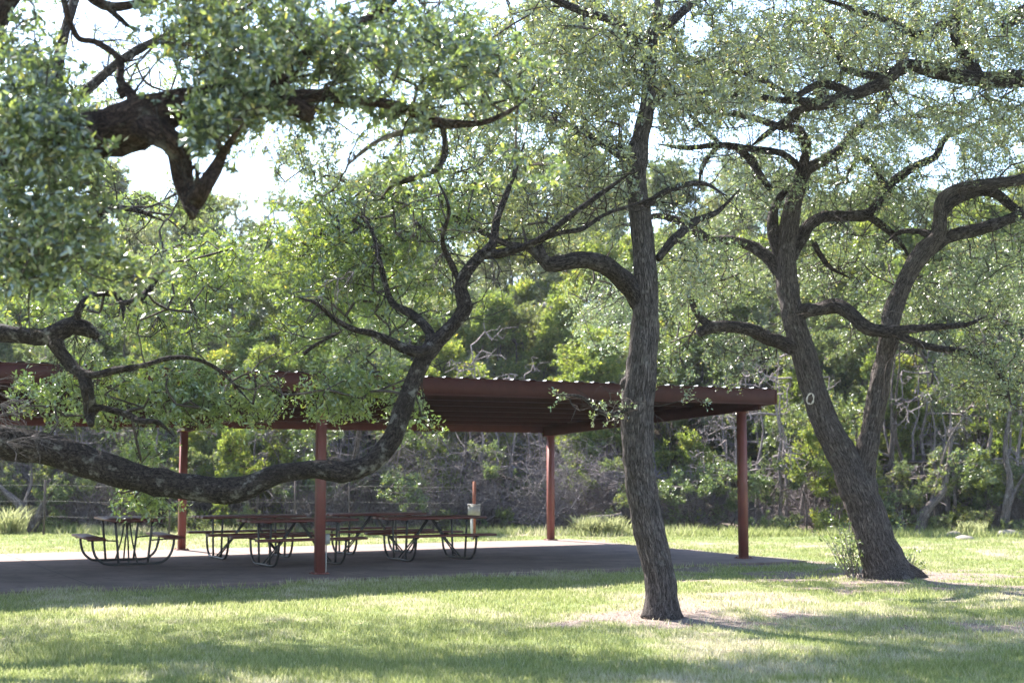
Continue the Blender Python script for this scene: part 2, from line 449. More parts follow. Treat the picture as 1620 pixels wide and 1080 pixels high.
# ------------------------------------------------------------------ grass
def make_grass():
    n = 620000
    v = rng.random(n)
    y0, y1 = 8.8, 36.5
    y = 1 / (1 / y0 + v * (1 / y1 - 1 / y0)); y = np.where(rng.random(n) < .45, y0 + rng.random(n) * (y1 - y0), y)
    x = (rng.random(n) * 2 - 1) * (y * .42 + .6)
    a, b = pav_ab(x, y)
    s = soil(x, y)
    out = ~((a > SA0) & (a < SA1) & (b > SB0 + .0) & (b < SB1))
    tuft = vnoise(x, y, .14, 21)
    keep = out & (rng.random(n) > s[:, 0] * .93) & (rng.random(n) > s[:, 2] * .9) & (rng.random(n) < .35 + tuft)
    x, y, s, tuft = x[keep], y[keep], s[keep], tuft[keep]
    n = len(x)
    h = (.016 + .026 * rng.random(n) ** 1.6 + .014 * tuft) * (1 + .5 * vnoise(x, y, .9, 30))
    a, b = pav_ab(x, y)
    near = (b > SB0 - .35) & (b < SB0) & (a < SA1); h = np.where(near, h * 1.7, h)
    tall = (y > 33.2) & (vnoise(x, y, 1.3, 31) > .35); h = np.where(tall, h * (2.2 + 3.0 * vnoise(x, y, .5, 33)), h)
    wd = .0032 * (1 + y / 12) * (.7 + .6 * rng.random(n))
    th = rng.random(n) * 2 * math.pi
    lean = h * (.25 + .7 * rng.random(n)); lt = rng.random(n) * 2 * math.pi
    z = ground_z(x, y) - .012
    V = np.empty((n, 3, 3))
    V[:, 0] = np.stack([x - np.cos(th) * wd, y - np.sin(th) * wd, z], -1)
    V[:, 1] = np.stack([x + np.cos(th) * wd, y + np.sin(th) * wd, z], -1)
    V[:, 2] = np.stack([x + np.cos(lt) * lean, y + np.sin(lt) * lean, z + h + .012], -1)
    s = s.copy(); s[:, 1] = np.clip(s[:, 1] + (rng.random(n) - .6) * .9, 0, 1)
    o = raw_mesh('grass', V.reshape(-1, 3), np.arange(n * 3).reshape(-1, 3), M['blade'], None, np.repeat(s, 3, 0), False, 'soil')
    tag(o, 'short mown grass with straw coloured patches', 'grass', kind='stuff')
make_grass()

# leaves and dirt flecks lying on the lawn
def flat_leaves(x, y, z, size, mat, name, label, cat):
    n = len(x)
    th = rng.random(n) * 6.28; L = size * (.6 + .8 * rng.random(n)); Wd = L * .45
    ux, uy = np.cos(th), np.sin(th); tl = (rng.random(n) - .5) * .6
    V = np.empty((n, 4, 3))
    for k, (p, q, zz) in enumerate(((-.5, 0, 0), (0, .5, .3), (.5, 0, 1), (0, -.5, .2))):
        V[:, k] = np.stack([x + ux * p * L - uy * q * Wd, y + uy * p * L + ux * q * Wd, z + .004 + L * (.05 + abs(tl) * zz)], -1)
    o = raw_mesh(name, V.reshape(-1, 3), np.arange(n * 4).reshape(-1, 4), mat)
    tag(o, label, cat, kind='stuff')
n = 34000
x = (rng.random(n) * 2 - 1) * 12; y = 9 + rng.random(n) * 28
s = soil(x, y); dB = np.hypot(x - TREE_B.x, y - TREE_B.y); dA = np.hypot(x - TREE_A.x, y - TREE_A.y)
a, b = pav_ab(x, y); on = (a > SA0) & (a < SA1) & (b > SB0) & (b < SB1)
k = (rng.random(n) < .05 + s[:, 0] * .5 + s[:, 2] * .8 + np.exp(-dB / 2) + np.exp(-dA / 1.0)) & ~(on & (rng.random(n) < .93))
x, y, on = x[k], y[k], on[k]
z = np.where(on, slab_z(x, y) + .002, ground_z(x, y))
flat_leaves(x, y, z, .05, M['litter'], 'leaf_litter', 'small dry brown oak leaves scattered over lawn and slab', 'leaf litter')

# ------------------------------------------------------------------ pavilion
FA0, FA1, FB0, FB1 = -12.6, 8.4, -.52, 7.15       # roof limits in pavilion axes
def rz(b): return 2.76 - (b - FB0) * .043           # underside of the sheet
pav = empty('picnic_pavilion', (PO[0], PO[1], 0), TH)
tag(pav, 'open sided steel picnic pavilion painted dark red with pale ribbed roof sheet', 'pavilion')
# ribbed sheet: profile along a, ribs run front to back
mb = MB()
prof = []
a = FA0
while a < FA1 - .01:
    prof += [(a, 0), (a + .10, 0), (a + .12, .018), (a + .205, .018), (a + .23, 0)]
    a += .305
prof.append((FA1, 0))
prof = np.array(prof)
nb_ = 9; bs = np.linspace(FB0 - .03, FB1 + .03, nb_)
def sheet(mb, dz, flip):
    P = np.array([[(p[0], b, rz(b) + p[1] + dz) for p in prof] for b in bs]).reshape(-1, 3)
    m = len(prof); I = (np.arange(nb_ - 1)[:, None] * m + np.arange(m - 1)[None]).ravel()
    F = np.stack([I, I + 1, I + m + 1, I + m], -1)
    mb.add(P, F[:, ::-1] if flip else F)
sheet(mb, .245, False)
mb.build('roof_sheet', M['galv'], pav)
mb = MB(); sheet(mb, .236, True); mb.build('ceiling_deck', M['red_deck_shaded'], pav)
# fascia beams (C channels)
def slope_box(mb, a0, a1, b0, b1, z0, z1):
    """box following the roof slope"""
    P = []
    for (a, b) in ((a0, b0), (a1, b0), (a1, b1), (a0, b1)): P.append((a, b, rz(b) + z0))
    for (a, b) in ((a0, b0), (a1, b0), (a1, b1), (a0, b1)): P.append((a, b, rz(b) + z1))
    mb.add(P, [(0,3,2,1),(4,5,6,7),(0,1,5,4),(1,2,6,5),(2,3,7,6),(3,0,4,7)])
for (a0, a1, b0, b1) in ((FA0, FA1, FB0 - .06, FB0), (FA0, FA1, FB1, FB1 + .06)):
    mb = MB(); slope_box(mb, a0, a1, b0, b1, -.03, .225)
    sgn = 1 if b0 < 1 else -1
    bb0 = b0 - .012 if b0 < 1 else b1
    slope_box(mb, a0, a1, bb0, bb0 + .012, -.045, -.02); slope_box(mb, a0, a1, bb0, bb0 + .012, .215, .235)
    mb.build('fascia', M['red_fascia_shaded'], pav)
for (a0, a1) in ((FA0 - .06, FA0), (FA1, FA1 + .06)):
    mb = MB(); slope_box(mb, a0, a1, FB0 - .06, FB1 + .06, -.032, .226); mb.build('fascia', M['red_fascia_shaded'], pav)
# purlins run along the length, just under the deck
for b in np.arange(FB0 + .9, FB1 - .3, 1.05):
    mb = MB(); slope_box(mb, FA0 + .003, FA1 - .003, b - .03, b + .03, .09, .232)
    slope_box(mb, FA0 + .003, FA1 - .003, b - .03, b + .05, .082, .09)
    mb.build('purlin', M['red_deck_shaded'], pav)
# rafters over the post rows
ROW = [(-8.3, -8.5), (0, -.25), (8.1, 8.1)]
for af, ab in ROW:
    mb = MB(); am = (af + ab) / 2
    slope_box(mb, am - .05, am + .05, FB0 + .004, FB1 - .004, -.13, .085)
    mb.build('rafter', M['red_deck_shaded'], pav)
posts = [(a, 0) for a, _ in ROW] + [(a, 6.9) for _, a in ROW]
for a, b in posts:
    p = pv(a, b); z0 = slab_z(*p) - .02
    mb = MB(); zt = rz(b) - .132
    mb.box((a, b, (z0 + zt) / 2), (.13, .13, zt - z0))
    po = mb.build('post', M['red'], pav)
    mb = MB(); mb.box((a, b, z0 + .03), (.24, .24, .014)); 
    for sx in (-1, 1):
        for sy in (-1, 1): mb.box((a + sx * .09, b + sy * .09, z0 + .045), (.022, .022, .02))
    mb.build('base_plate', M['red'], po)
    mb = MB(); mb.box((a, b, zt - .004), (.22, .2, .012)); mb.build('cap_plate', M['red'], po)
# outlet box and conduit on the front middle post
ob = empty('outlet_box', (*pv(.105, .0), slab_z(*pv(0, 0)) + .52), TH)
tag(ob, 'small grey electrical outlet box fixed low on the front middle post', 'outlet box')
mb = MB(); mb.box((0, 0, 0), (.075, .11, .15)); mb.build('box_body', M['grey_box'], ob)
mb = MB(); mb.box((.042, 0, 0), (.008, .09, .125)); mb.build('cover', M['grey_box'], ob)
mb = MB(); mb.tube([(0, 0, -.075), (0, 0, -.54)], .011, 8); mb.build('conduit', M['conduit'], ob)

# ------------------------------------------------------------------ picnic tables
def table(first=True):
    t = empty('picnic_table', (0, 0, 0))
    mb = MB()
    for k in range(3): mb.box((0, -.26 + k * .26, .735), (1.86, .25, .038))
    for x in (-.62, 0, .62): mb.box((x, 0, .708), (.05, .66, .016))
    mb.build('tabletop', M['boards'], t)
    for s in (-1, 1):
        mb = MB(); mb.box((0, s * .63, .445), (1.86, .25, .038)); mb.build('seat', M['boards'], t)
    for s in (-1, 1):
        x = s * .58
        mb = MB()
        pts = [(x, -.66, .424), (x, -.655, .33), (x, -.61, .17), (x, -.52, .07), (x, -.40, .026), (x, 0, .024),
               (x, .40, .026), (x, .52, .07), (x, .61, .17), (x, .655, .33), (x, .66, .424)]
        mb.tube(pts, .021, 8, fine=.04)
        for q in (-1, 1):
            mb.tube([(x, q * .30, .70), (x, q * .27, .4), (x, q * .235, .03)], .02, 8, fine=.1)
            mb.tube([(x, q * .74, .417), (x, q * .52, .417)], .017, 6)
            mb.tube([(x, q * .53, .417), (x, q * .27, .40)], .014, 6)
        mb.build('frame', M['frame'], t, smooth=True)
        mb = MB()
        for q in (-1, 1): mb.tube([(x, q * .07, .03), (s * .30, q * .035, .36), (s * .05, q * .03, .698)], .014, 6)
        mb.build('brace', M['frame'], t, smooth=True)
    return t
def copy_tree(o, parent=None):
    c = o.copy(); C.objects.link(c)
    if parent: c.parent = parent
    for ch in o.children: copy_tree(ch, c)
    return c
# (px, depth, extra turn, label)
TB = [(206, 23.2, 90, 'red picnic table seen end on, standing alone at the left end of the slab'),
      (398, 24.6, 0, 'red picnic table just right of the back left post, behind its neighbour'),
      (474, 22.9, 0, 'red picnic table directly behind the front middle post, nearest row'),
      (592, 26.0, 0, 'farthest red picnic table, half hidden behind the two right hand ones'),
      (681, 24.3, 0, 'rightmost red picnic table under the pavilion')]
t0 = table()
for i, (px, Yd, rt, lab) in enumerate(TB):
    o = t0 if i == 0 else copy_tree(t0)
    x = (px - 810) / FPX * Yd
    o.location = (x, Yd, slab_z(x, Yd) + .002)
    o.rotation_euler = (0, 0, TH + R(rt) + R((i * 37 % 5) - 2))
    tag(o, lab, 'picnic table', 'picnic tables on the slab')

# ------------------------------------------------------------------ fence, utility post
fy = 32.9
def wire_fence(x0, x1, label):
    f = empty('wire_fence', (x0, fy, gz(x0, fy)))
    tag(f, label, 'fence')
    base = np.array([x0, fy, gz(x0, fy)])
    for hgt in (.45, .82, 1.2):
        xs = np.arange(x0, x1 + .1, .6)
        pts = [(x, fy + .05 * math.sin(x), gz(x, fy) + hgt - .02 * math.sin((x - x0) * math.pi / 3) ** 2) for x in xs]
        mb = MB(); mb.tube(pts, .0024, 4); mb.build('wire', M['wire'], f, off=base)
    for x in np.arange(x0, x1 + .1, 3.0):
        z = gz(x, fy)
        mb = MB(); mb.box((x, fy + .03, z + .62), (.045, .03, 1.4)); mb.box((x, fy + .01, z + .62), (.008, .04, 1.38))
        mb.build('fence_post', M['old_post'], f, off=base)
wire_fence(-14.2, -4.1, 'sagging wire fence along the thicket left of the pavilion tables')
wire_fence(-3.9, -.7, 'short stretch of wire fence behind the right hand picnic tables')
up = empty('utility_post', (*at(750, 850, 31.6)[:2], gz(at(750, 850, 31.6).x, 31.6)))
tag(up, 'rusty steel post with a grey meter box, standing behind the rightmost table', 'utility post')
mb = MB(); mb.box((0, .04, .66), (.075, .05, 1.36)); mb.build('post', M['rust'], up)
mb = MB(); mb.box((0, -.055, .68), (.28, .12, .24)); mb.box((0, -.05, .81), (.31, .16, .02)); mb.build('meter_box', M['grey_box'], up)
mb = MB(); mb.tube([(-.05, -.03, .56), (-.05, -.03, 0)], .028, 8); mb.build('conduit', M['conduit'], up)

# ------------------------------------------------------------------ leaves
def rand_dirs(n):
    v = rng.normal(size=(n, 3)); return v / np.linalg.norm(v, axis=1)[:, None]
def leaves_geo(pos, dirs, L, Wd, six=True, droop=.15):
    """pos, dirs (n,3); returns V,F"""
    n = len(pos)
    side = np.cross(dirs, rand_dirs(n)); side /= np.linalg.norm(side, axis=1)[:, None] + 1e-9
    up_ = np.cross(side, dirs)
    L = L[:, None]; Wd = Wd[:, None]
    if six:
        cup = .25
        tip = pos + dirs * L - up_ * L * droop
        mk = lambda f, s, wf: pos + dirs * L * f + side * s * Wd * wf + up_ * Wd * cup - up_ * L * droop * f * f
        V = np.stack([pos, mk(.3, 1, .9), mk(.68, 1, .85), tip, mk(.68, -1, .85), mk(.3, -1, .9)], 1)
        b = np.arange(n)[:, None] * 6
        F = np.vstack([b + np.array([0, 1, 2, 3]), b + np.array([0, 3, 4, 5])])
    else:
        V = np.stack([pos, pos + dirs * L * .5 + side * Wd, pos + dirs * L, pos + dirs * L * .5 - side * Wd], 1)
        F = np.arange(n * 4).reshape(-1, 4)
    return V.reshape(-1, 3), F

def grow(nodes, centres, step=.28, wobble=.07, sag=.0, avoid=None):
    """join each cluster centre to the nearest node of the growing skeleton; returns twig polylines with parent links"""
    cap = len(nodes) + len(centres) * 8 + 10
    P = np.empty((cap, 3)); P[:len(nodes)] = nodes; n = len(nodes)
    par = np.full(cap, -1)
    order_d = np.array([np.min(np.sum((nodes - c) ** 2, 1)) for c in centres])
    ends = []
    paths = []
    for ci in np.argsort(order_d):
        c = centres[ci]
        d2 = np.sum((P[:n] - c) ** 2, 1)
        k = int(np.argmin(d2)); dist = math.sqrt(d2[k])
        m = int(min(7, max(1, round(dist / step))))
        a = P[k].copy(); path = [k]
        bend = rng.normal(size=3) * .12 * dist; bend[2] -= .06 * dist
        w = rng.normal(size=3) * wobble * dist
        for j in range(1, m + 1):
            t = j / m
            p = a * (1 - t) + c * t + (w + bend) * math.sin(t * math.pi) + (rng.normal(size=3) * wobble * .2 * dist / m if j < m else 0)
            P[n] = p; par[n] = path[-1]; path.append(n); n += 1
        paths.append(path); ends.append(path[-1])
    cnt = np.zeros(n)
    for e in ends: cnt[e] += 1
    n0 = len(nodes)
    for i in range(n - 1, n0 - 1, -1):
        if par[i] >= 0: cnt[par[i]] += cnt[i]
    return P[:n], cnt, paths, ends

def twigs_mesh(P, cnt, paths, r0=.0022, k=.0015, sides=4, rmax=.014, fine=.1):
    mb = MB()
    for q, path in enumerate(paths):
        idx = path[1:]
        r = [min(rmax, r0 + k * math.sqrt(cnt[i])) for i in idx]
        Q = np.array(P[path]); rr = np.array([r[0]] + r)
        if len(Q) > 2 and fine: Q, rr = resample(Q, rr, fine)
        mb.tube(Q, rr, sides, caps=False, seed=q % 50)
    return mb

def clusters_leaves(tips, outdir, per, twl, leafL, six=True, spread=.9, upb=.15):
    """per leaves round a short shoot at each tip; returns leaf V,F and shoot arrays"""
    n = len(tips)
    sh = outdir + rand_dirs(n) * .9; sh[:, 2] += upb; sh /= np.linalg.norm(sh, axis=1)[:, None]
    m = per
    t = rng.random((n, m)) ** .8
    ln = twl * (.6 + .8 * rng.random(n))
    off = rand_dirs(n * m).reshape(n, m, 3) * (.16 * ln)[:, None, None] * (.3 + t)[..., None]
    pos = tips[:, None] + sh[:, None] * (t * ln[:, None])[..., None] + off - sh[:, None] * (.35 * ln)[:, None, None]
    d = sh[:, None] * .55 + rand_dirs(n * m).reshape(n, m, 3) * spread
    pos = pos.reshape(-1, 3); d = d.reshape(-1, 3); d /= np.linalg.norm(d, axis=1)[:, None]
    L = leafL * (.45 + .9 * rng.random(len(pos)))
    return leaves_geo(pos, d, L, L * (.15 + .1 * rng.random(len(pos))), six), sh, ln

# sky and view gaps of the canopy, in picture coordinates (only used to choose where twigs grow)
GAPS = [(232, 268, 60, 36), (375, 302, 52, 38), (110, 60, 42, 48), (150, 120, 42, 40), (215, 190, 28, 24), (1122, 305, 42, 50), (1480, 245, 40, 34),
        (1100, 60, 24, 34), (1490, 312, 30, 26), (640, 152, 36, 15), (1018, 205, 26, 62), (1062, 235, 20, 24), (1190, 218, 30, 12), (560, 255, 30, 30), (300, 115, 26, 22),
        (720, 160, 26, 14), (1560, 340, 26, 14), (240, 150, 22, 20)]
def project(P):
    c, s = math.cos(PITCH), math.sin(PITCH)
    dy, dz = P[:, 1], P[:, 2] - EYE
    f = dy * c + dz * s; u = -dy * s + dz * c
    return 810 + FPX * P[:, 0] / f, 540 - FPX * u / f

class Oak:
    def __init__(s, base, Y, label, leaf, bark='bark', seed=0, group=None):
        s.Y = Y; s.base = base
        s.root = empty('oak_tree', base)
        tag(s.root, label, 'tree', group)
        s.leaf = leaf; s.bark = bark; s.nodes = []; s.px = []; s.nrad = []; s.seed = seed; s.k = 0
    def limb(s, pts, dz=0, y0=None, sides=12, name='limb', knob=.28, mat=None, fine=None):
        """pts: (px,py,radius px) ; depth starts at the parent's depth and drifts by dz metres"""
        if y0 is None:
            if s.nodes:
                N_ = np.array(s.px); d = (N_[:, 0] - pts[0][0]) ** 2 + (N_[:, 1] - pts[0][1]) ** 2
                y0 = s.nodes[int(np.argmin(d))][1]
            else: y0 = s.Y
        p = np.array([(a, b) for a, b, _ in pts], float)
        L = np.concatenate([[0], np.cumsum(np.hypot(*np.diff(p, axis=0).T))]); t = L / L[-1]
        P = []; r = []
        for (a, b, rr), tt in zip(pts, t):
            Y = y0 + dz * tt + (.12 * math.sin(tt * 7 + s.k) if dz else 0) * min(1, tt * 5)
            q = at(a, b, Y); P.append(tuple(q)); r.append(rr * Y / FPX)
        P = np.array(P); r = np.array(r)
        if name == 'limb' and pts[-1][2] < 5: r[-1] *= .35
        rm = max(r)
        f = fine or max(.03, min(.08, rm * .45))
        mb = MB(); mb.tube(P, r, sides if rm > .05 else 8, knob=knob, fine=f, seed=s.k + s.seed * 7)
        o = mb.build(name, M[mat or ('bark_limb' if name == 'limb' and s.bark == 'bark' else s.bark)], s.root, True, off=s.base)
        Pf, rf = resample(P, r, .12)
        for q, rr in zip(Pf, rf): s.nodes.append(q); s.nrad.append(rr)
        X_, Y_ = project(Pf); s.px += list(zip(X_, Y_)); s.k += 1
        return o
    def side_twigs(s, n, length=.5, rmax=.12, mat='twig'):
        nd = np.array(s.nodes); rd = np.array(s.nrad); ok = np.where((rd < rmax) & (nd[:, 2] > 2.2))[0]
        mb = MB()
        for i in rng.choice(ok, n):
            p = nd[i]; d = rand_dirs(1)[0]; d[2] += .1; d /= np.linalg.norm(d)
            L = length * (.4 + 1.1 * rng.random()); r0 = .006 + .004 * rng.random(); pts = [p]; q = p.copy()
            for j in range(6):
                d = d + rng.normal(size=3) * .28; d /= np.linalg.norm(d); q = q + d * L / 6; pts.append(q)
                if j and rng.random() < .8:
                    e = d * .5 + rand_dirs(1)[0]; e /= np.linalg.norm(e); a = q + e * L * .18; b = a + (e + rng.normal(size=3) * .4) * L * .16
                    mb.tube([q, a, b], [r0 * .55, r0 * .4, r0 * .2], 4, caps=False)
                    if rng.random() < .5:
                        f = e + rng.normal(size=3) * .7; mb.tube([a, a + f * L * .1], [r0 * .35, r0 * .2], 3, caps=False)
            mb.tube(pts, np.linspace(r0, r0 * .3, 7), 4, caps=False)
        mb.build('side_twigs', M[mat], s.root, False, off=s.base)
    def crown(s, ells, per=24, twl=.24, leafL=.05, six=True, gaps=True, minpx=0, name='crown', hang=0):
        cs = []
        for (cx, cy, rx, ry, yc, yr, n) in ells:
            v = rand_dirs(n) * (rng.random(n) ** (1 / 2.3))[:, None]
            for a, b, c in v:
                px, py = cx + a * rx, cy + c * ry
                if gaps and any(((px - g[0]) / g[2]) ** 2 + ((py - g[1]) / g[3]) ** 2 < 1 for g in GAPS) and rng.random() < .93: continue
                cs.append(tuple(at(px, py, yc + b * yr)))
        cs = np.array(cs)
        # clump: pull a share of the clusters towards fewer centres for light and dark masses
        cs += rng.normal(size=cs.shape) * .03
        main = np.array(s.nodes); rad = np.array(s.nrad)
        sel = rad < max(.16, np.percentile(rad, 60))
        main = main[sel]
        P, cnt, paths, ends = grow(main, cs)
        twigs_mesh(P, cnt, paths).build('twigs', M['twig'], s.root, False, off=s.base)
        tips = P[ends]
        prev = np.array([P[p[-2]] for p in paths])
        od = tips - prev; od /= np.linalg.norm(od, axis=1)[:, None] + 1e-9
        od[:, 2] -= hang
        (V, F), sh, ln = clusters_leaves(tips, od, per, twl, leafL, six)
        raw_mesh(name, V, F, M[s.leaf], s.root, off=s.base)
        return len(V)
    def spray(s, origins, n, length, mat='dead', name='dead_twigs', direction=None, r=.004):
        """sprays of bare thin twigs"""
        for o in origins:
            mb = MB()
            for i in range(n):
                d = rand_dirs(1)[0]
                if direction is not None: d = d * .6 + np.array(direction)
                d /= np.linalg.norm(d)
                L = length * (.4 + .8 * rng.random()); p = np.array(o, float); pts = [p]
                for j in range(5):
                    d = d + rng.normal(size=3) * .18; d[2] -= .05; d /= np.linalg.norm(d); p = p + d * L / 5; pts.append(p)
                    if rng.random() < .6:
                        e = d + rng.normal(size=3) * .7; e /= np.linalg.norm(e)
                        mb.tube([p, p + e * L * .15, p + e * L * .28 + rng.normal(size=3) * .02], [r * .6, r * .5, r * .3], 4, caps=False)
                mb.tube(pts, np.linspace(r * 1.3, r * .4, 6), 4, caps=False)
            mb.build(name, M[mat], s.root, False, off=s.base)

# ---- centre oak --------------------------------------------------
A = Oak(Vector((TREE_A.x, TREE_A.y, gz(TREE_A.x, TREE_A.y))), 15.4, 'upright oak with a curved grey trunk standing alone in front of the pavilion', 'leaf_mid', seed=1)
A.limb([(1048, 976, 33.1), (1048, 962, 28.5), (1047, 945, 25.8), (1044, 915, 24.8), (1037, 880, 23.9), (1027, 840, 23.9), (1018, 790, 23.9), (1010, 740, 23.9), (1008, 690, 24.8), (1009, 640, 25.8),
        (1014, 590, 25.8), (1019, 540, 23.0), (1022, 480, 20.2), (1020, 420, 18.4), (1015, 360, 16.6), (1008, 300, 16.6), (1006, 255, 18.4), (1014, 215, 13.8), (1023, 175, 12.0),
        (1026, 140, 11.0), (1030, 80, 9.2), (1040, 20, 8.3), (1050, -60, 7.4), (1040, -160, 6.4), (1060, -260, 4.6)], sides=40, name='trunk', knob=.16, fine=.035)
A.limb([(1004, 610, 20), (994, 606, 15), (988, 608, 10), (984, 612, 6)], sides=16, knob=.2, name='burl')
A.limb([(1006, 275, 18), (992, 250, 12), (984, 235, 9), (980, 222, 4)], dz=-.1)
for rx_, ry_ in ((-30, 8), (28, 6), (-10, 16), (18, 14)):
    A.limb([(1048, 955, 14), (1048 + rx_ * .45, 962 + ry_ * .25, 13), (1048 + rx_ * .8, 972 + ry_ * .6, 7), (1048 + rx_ * 1.05, 982 + ry_, 6)], name='root', dz=(-.5 if ry_ > 20 else 0))
A.limb([(1020, 490, 18), (1003, 462, 16), (988, 445, 15), (960, 421, 14), (925, 411, 13), (890, 416, 13), (868, 418, 12), (856, 402, 9), (852, 388, 6)], dz=-.8)
A.limb([(862, 415, 8), (835, 392, 6), (800, 385, 5), (750, 360, 4), (700, 330, 3)], dz=-.5)
A.limb([(990, 250, 9), (950, 225, 6), (905, 203, 7), (870, 192, 7), (840, 185, 5), (800, 190, 4), (750, 200, 3)], dz=1.0)
A.limb([(1040, 410, 6), (1065, 380, 7), (1100, 350, 6), (1135, 335, 4), (1170, 300, 3)], dz=.8)
A.limb([(1030, 90, 8), (980, 40, 7), (900, 10, 6), (820, -30, 5), (740, -60, 4)], dz=-1.5)
A.limb([(1035, 60, 8), (1090, 10, 7), (1160, -50, 6), (1240, -90, 5)], dz=1.5)
A.limb([(1045, -20, 7), (1000, -120, 6), (930, -200, 5), (860, -260, 4)], dz=1.5)
A.limb([(1045, -60, 7), (1120, -160, 6), (1200, -240, 4)], dz=-1.0)
A.limb([(1015, 330, 6), (1060, 300, 5), (1110, 290, 4), (1150, 310, 3)], dz=-.9)
A.limb([(1012, 640, 5), (960, 655, 4), (920, 628, 3), (880, 625, 2.4)], dz=-.6, knob=.1)
A.crown([(860, 100, 190, 110, 16.2, 2.6, 660), (740, 210, 150, 90, 15.4, 1.8, 330), (960, 170, 110, 130, 15.5, 1.6, 330), (900, 300, 110, 70, 15.2, 1.2, 170),
         (1110, 120, 140, 110, 16, 1.8, 330), (1100, 300, 70, 60, 15.6, 1.2, 70), (900, -160, 330, 150, 16.5, 3.0, 650), (1130, -140, 260, 120, 17.5, 2.6, 400), (760, -110, 230, 90, 20.3, 1.4, 800), (1020, -120, 200, 80, 20.5, 1.4, 400),  # leaf masses above the frame added to dapple the right lawn
         (760, 320, 110, 50, 14.6, 1.0, 110), (1000, 30, 200, 80, 15.5, 2, 260), (1085, 420, 60, 60, 15.8, .8, 50), (640, 290, 70, 60, 14.5, .8, 70), (900, 320, 130, 70, 18.3, 1.2, 190), (880, 130, 190, 120, 20.6, 1.3, 380), (930, 20, 160, 60, 22.5, 1.0, 160), (640, 70, 130, 85, 21.3, 1.0, 240), (600, -120, 160, 80, 23, 1.0, 420), (500, 255, 90, 45, 14.8, .8, 60), (560, 300, 70, 40, 14.6, .8, 50)],  # deeper masses far behind the trunk, added for their shade on the lawn
        per=40, twl=.26, leafL=.047, hang=.15)
A.side_twigs(150)
A.crown([(965, 650, 45, 22, 15.0, .3, 16), (1090, 632, 45, 8, 15.0, .3, 8), (900, 626, 30, 5, 15.0, .2, 8)], per=12, twl=.14, leafL=.035, gaps=False, name='sprout')

# ---- forked oak on the right ---------------------------------------
B = Oak(Vector((TREE_B.x, TREE_B.y, gz(TREE_B.x, TREE_B.y))), 21.0, 'large leaning oak whose dark trunk forks low into a wide V, right of the pavilion', 'leaf_pale', seed=2)
B.limb([(1408, 922, 44), (1404, 906, 39), (1398, 888, 32), (1384, 850, 29), (1370, 805, 28), (1354, 768, 29), (1338, 730, 24), (1315, 688, 22), (1300, 655, 21), (1286, 610, 20), (1272, 560, 19), (1256, 505, 18),
        (1246, 455, 17), (1243, 405, 17), (1249, 355, 15), (1260, 305, 13), (1275, 270, 10), (1300, 256, 9), (1322, 242, 8), (1342, 222, 8), (1362, 200, 7), (1385, 180, 6), (1405, 150, 5)], sides=36, name='trunk', knob=.16, fine=.05)
B.limb([(1366, 785, 22), (1366, 748, 19), (1371, 715, 17), (1382, 660, 16), (1394, 595, 15), (1405, 535, 15), (1417, 482, 14), (1438, 432, 13), (1462, 397, 14), (1482, 375, 12), (1487, 345, 11), (1490, 318, 10),
        (1510, 300, 9), (1550, 293, 9), (1620, 284, 9), (1700, 270, 7), (1780, 240, 5)], dz=-.3, sides=28, name='trunk_fork')
for rx_, ry_ in ((56, 8), (-24, 8), (26, 16), (-8, 14)):
    B.limb([(1402, 893, 16), (1404 + rx_ * .5, 900 + ry_ * .35, 15), (1404 + rx_ * .9, 905 + ry_ * .7, 9), (1404 + rx_ * 1.2, 912 + ry_, 5)], name='root', dz=(-.6 if ry_ > 15 else 0))
B.limb([(1240, 430, 14), (1215, 407, 10), (1190, 390, 9), (1160, 381, 8), (1120, 378, 8), (1090, 357, 7), (1060, 345, 6), (1035, 342, 5), (1000, 355, 4), (960, 350, 3)], dz=.5)
B.limb([(1262, 550, 14), (1238, 543, 12), (1215, 535, 11), (1190, 522, 11), (1165, 517, 9), (1130, 517, 9), (1105, 526, 8)], dz=-1.0)
B.limb([(1128, 518, 8), (1108, 503, 6), (1096, 482, 5), (1090, 460, 4), (1110, 445, 3), (1130, 440, 2)], dz=.2)
B.limb([(1256, 505, 14), (1272, 492, 12), (1295, 489, 11), (1325, 484, 12), (1348, 498, 12), (1370, 518, 11), (1400, 524, 10), (1440, 520, 7), (1480, 517, 6), (1530, 513, 4), (1560, 500, 3)], dz=-1.2)
B.limb([(1410, 525, 7), (1440, 538, 6), (1470, 548, 6), (1500, 553, 6), (1540, 560, 4), (1580, 590, 3), (1600, 640, 2.5)], dz=.6)
B.limb([(1248, 410, 13), (1268, 375, 11), (1285, 352, 10), (1312, 342, 9), (1370, 340, 9), (1390, 318, 8), (1402, 297, 8), (1428, 276, 7), (1450, 262, 7), (1480, 248, 6), (1493, 222, 5), (1520, 205, 4), (1560, 190, 3)], dz=1.2)
B.limb([(1400, 298, 6), (1386, 268, 5), (1362, 250, 5), (1348, 262, 3), (1340, 280, 2)], dz=-.3)
B.limb([(1370, 340, 7), (1400, 360, 6), (1425, 385, 4), (1440, 410, 3)], dz=.5)
B.limb([(1243, 420, 12), (1226, 380, 10), (1222, 345, 9), (1230, 318, 7), (1250, 296, 5)], dz=.3)
B.limb([(1262, 300, 12), (1270, 262, 8), (1276, 232, 8), (1262, 206, 7), (1232, 200, 6), (1180, 184, 5), (1120, 177, 5), (1075, 170, 4), (1035, 140, 3), (1010, 115, 3)], dz=-1.0)
B.limb([(1232, 200, 5), (1270, 180, 6), (1300, 150, 5), (1330, 120, 4), (1350, 80, 3)], dz=-.6)
B.limb([(1262, 262, 6), (1235, 242, 5), (1190, 236, 6), (1140, 230, 5), (1085, 234, 4), (1040, 228, 3)], dz=-.4)
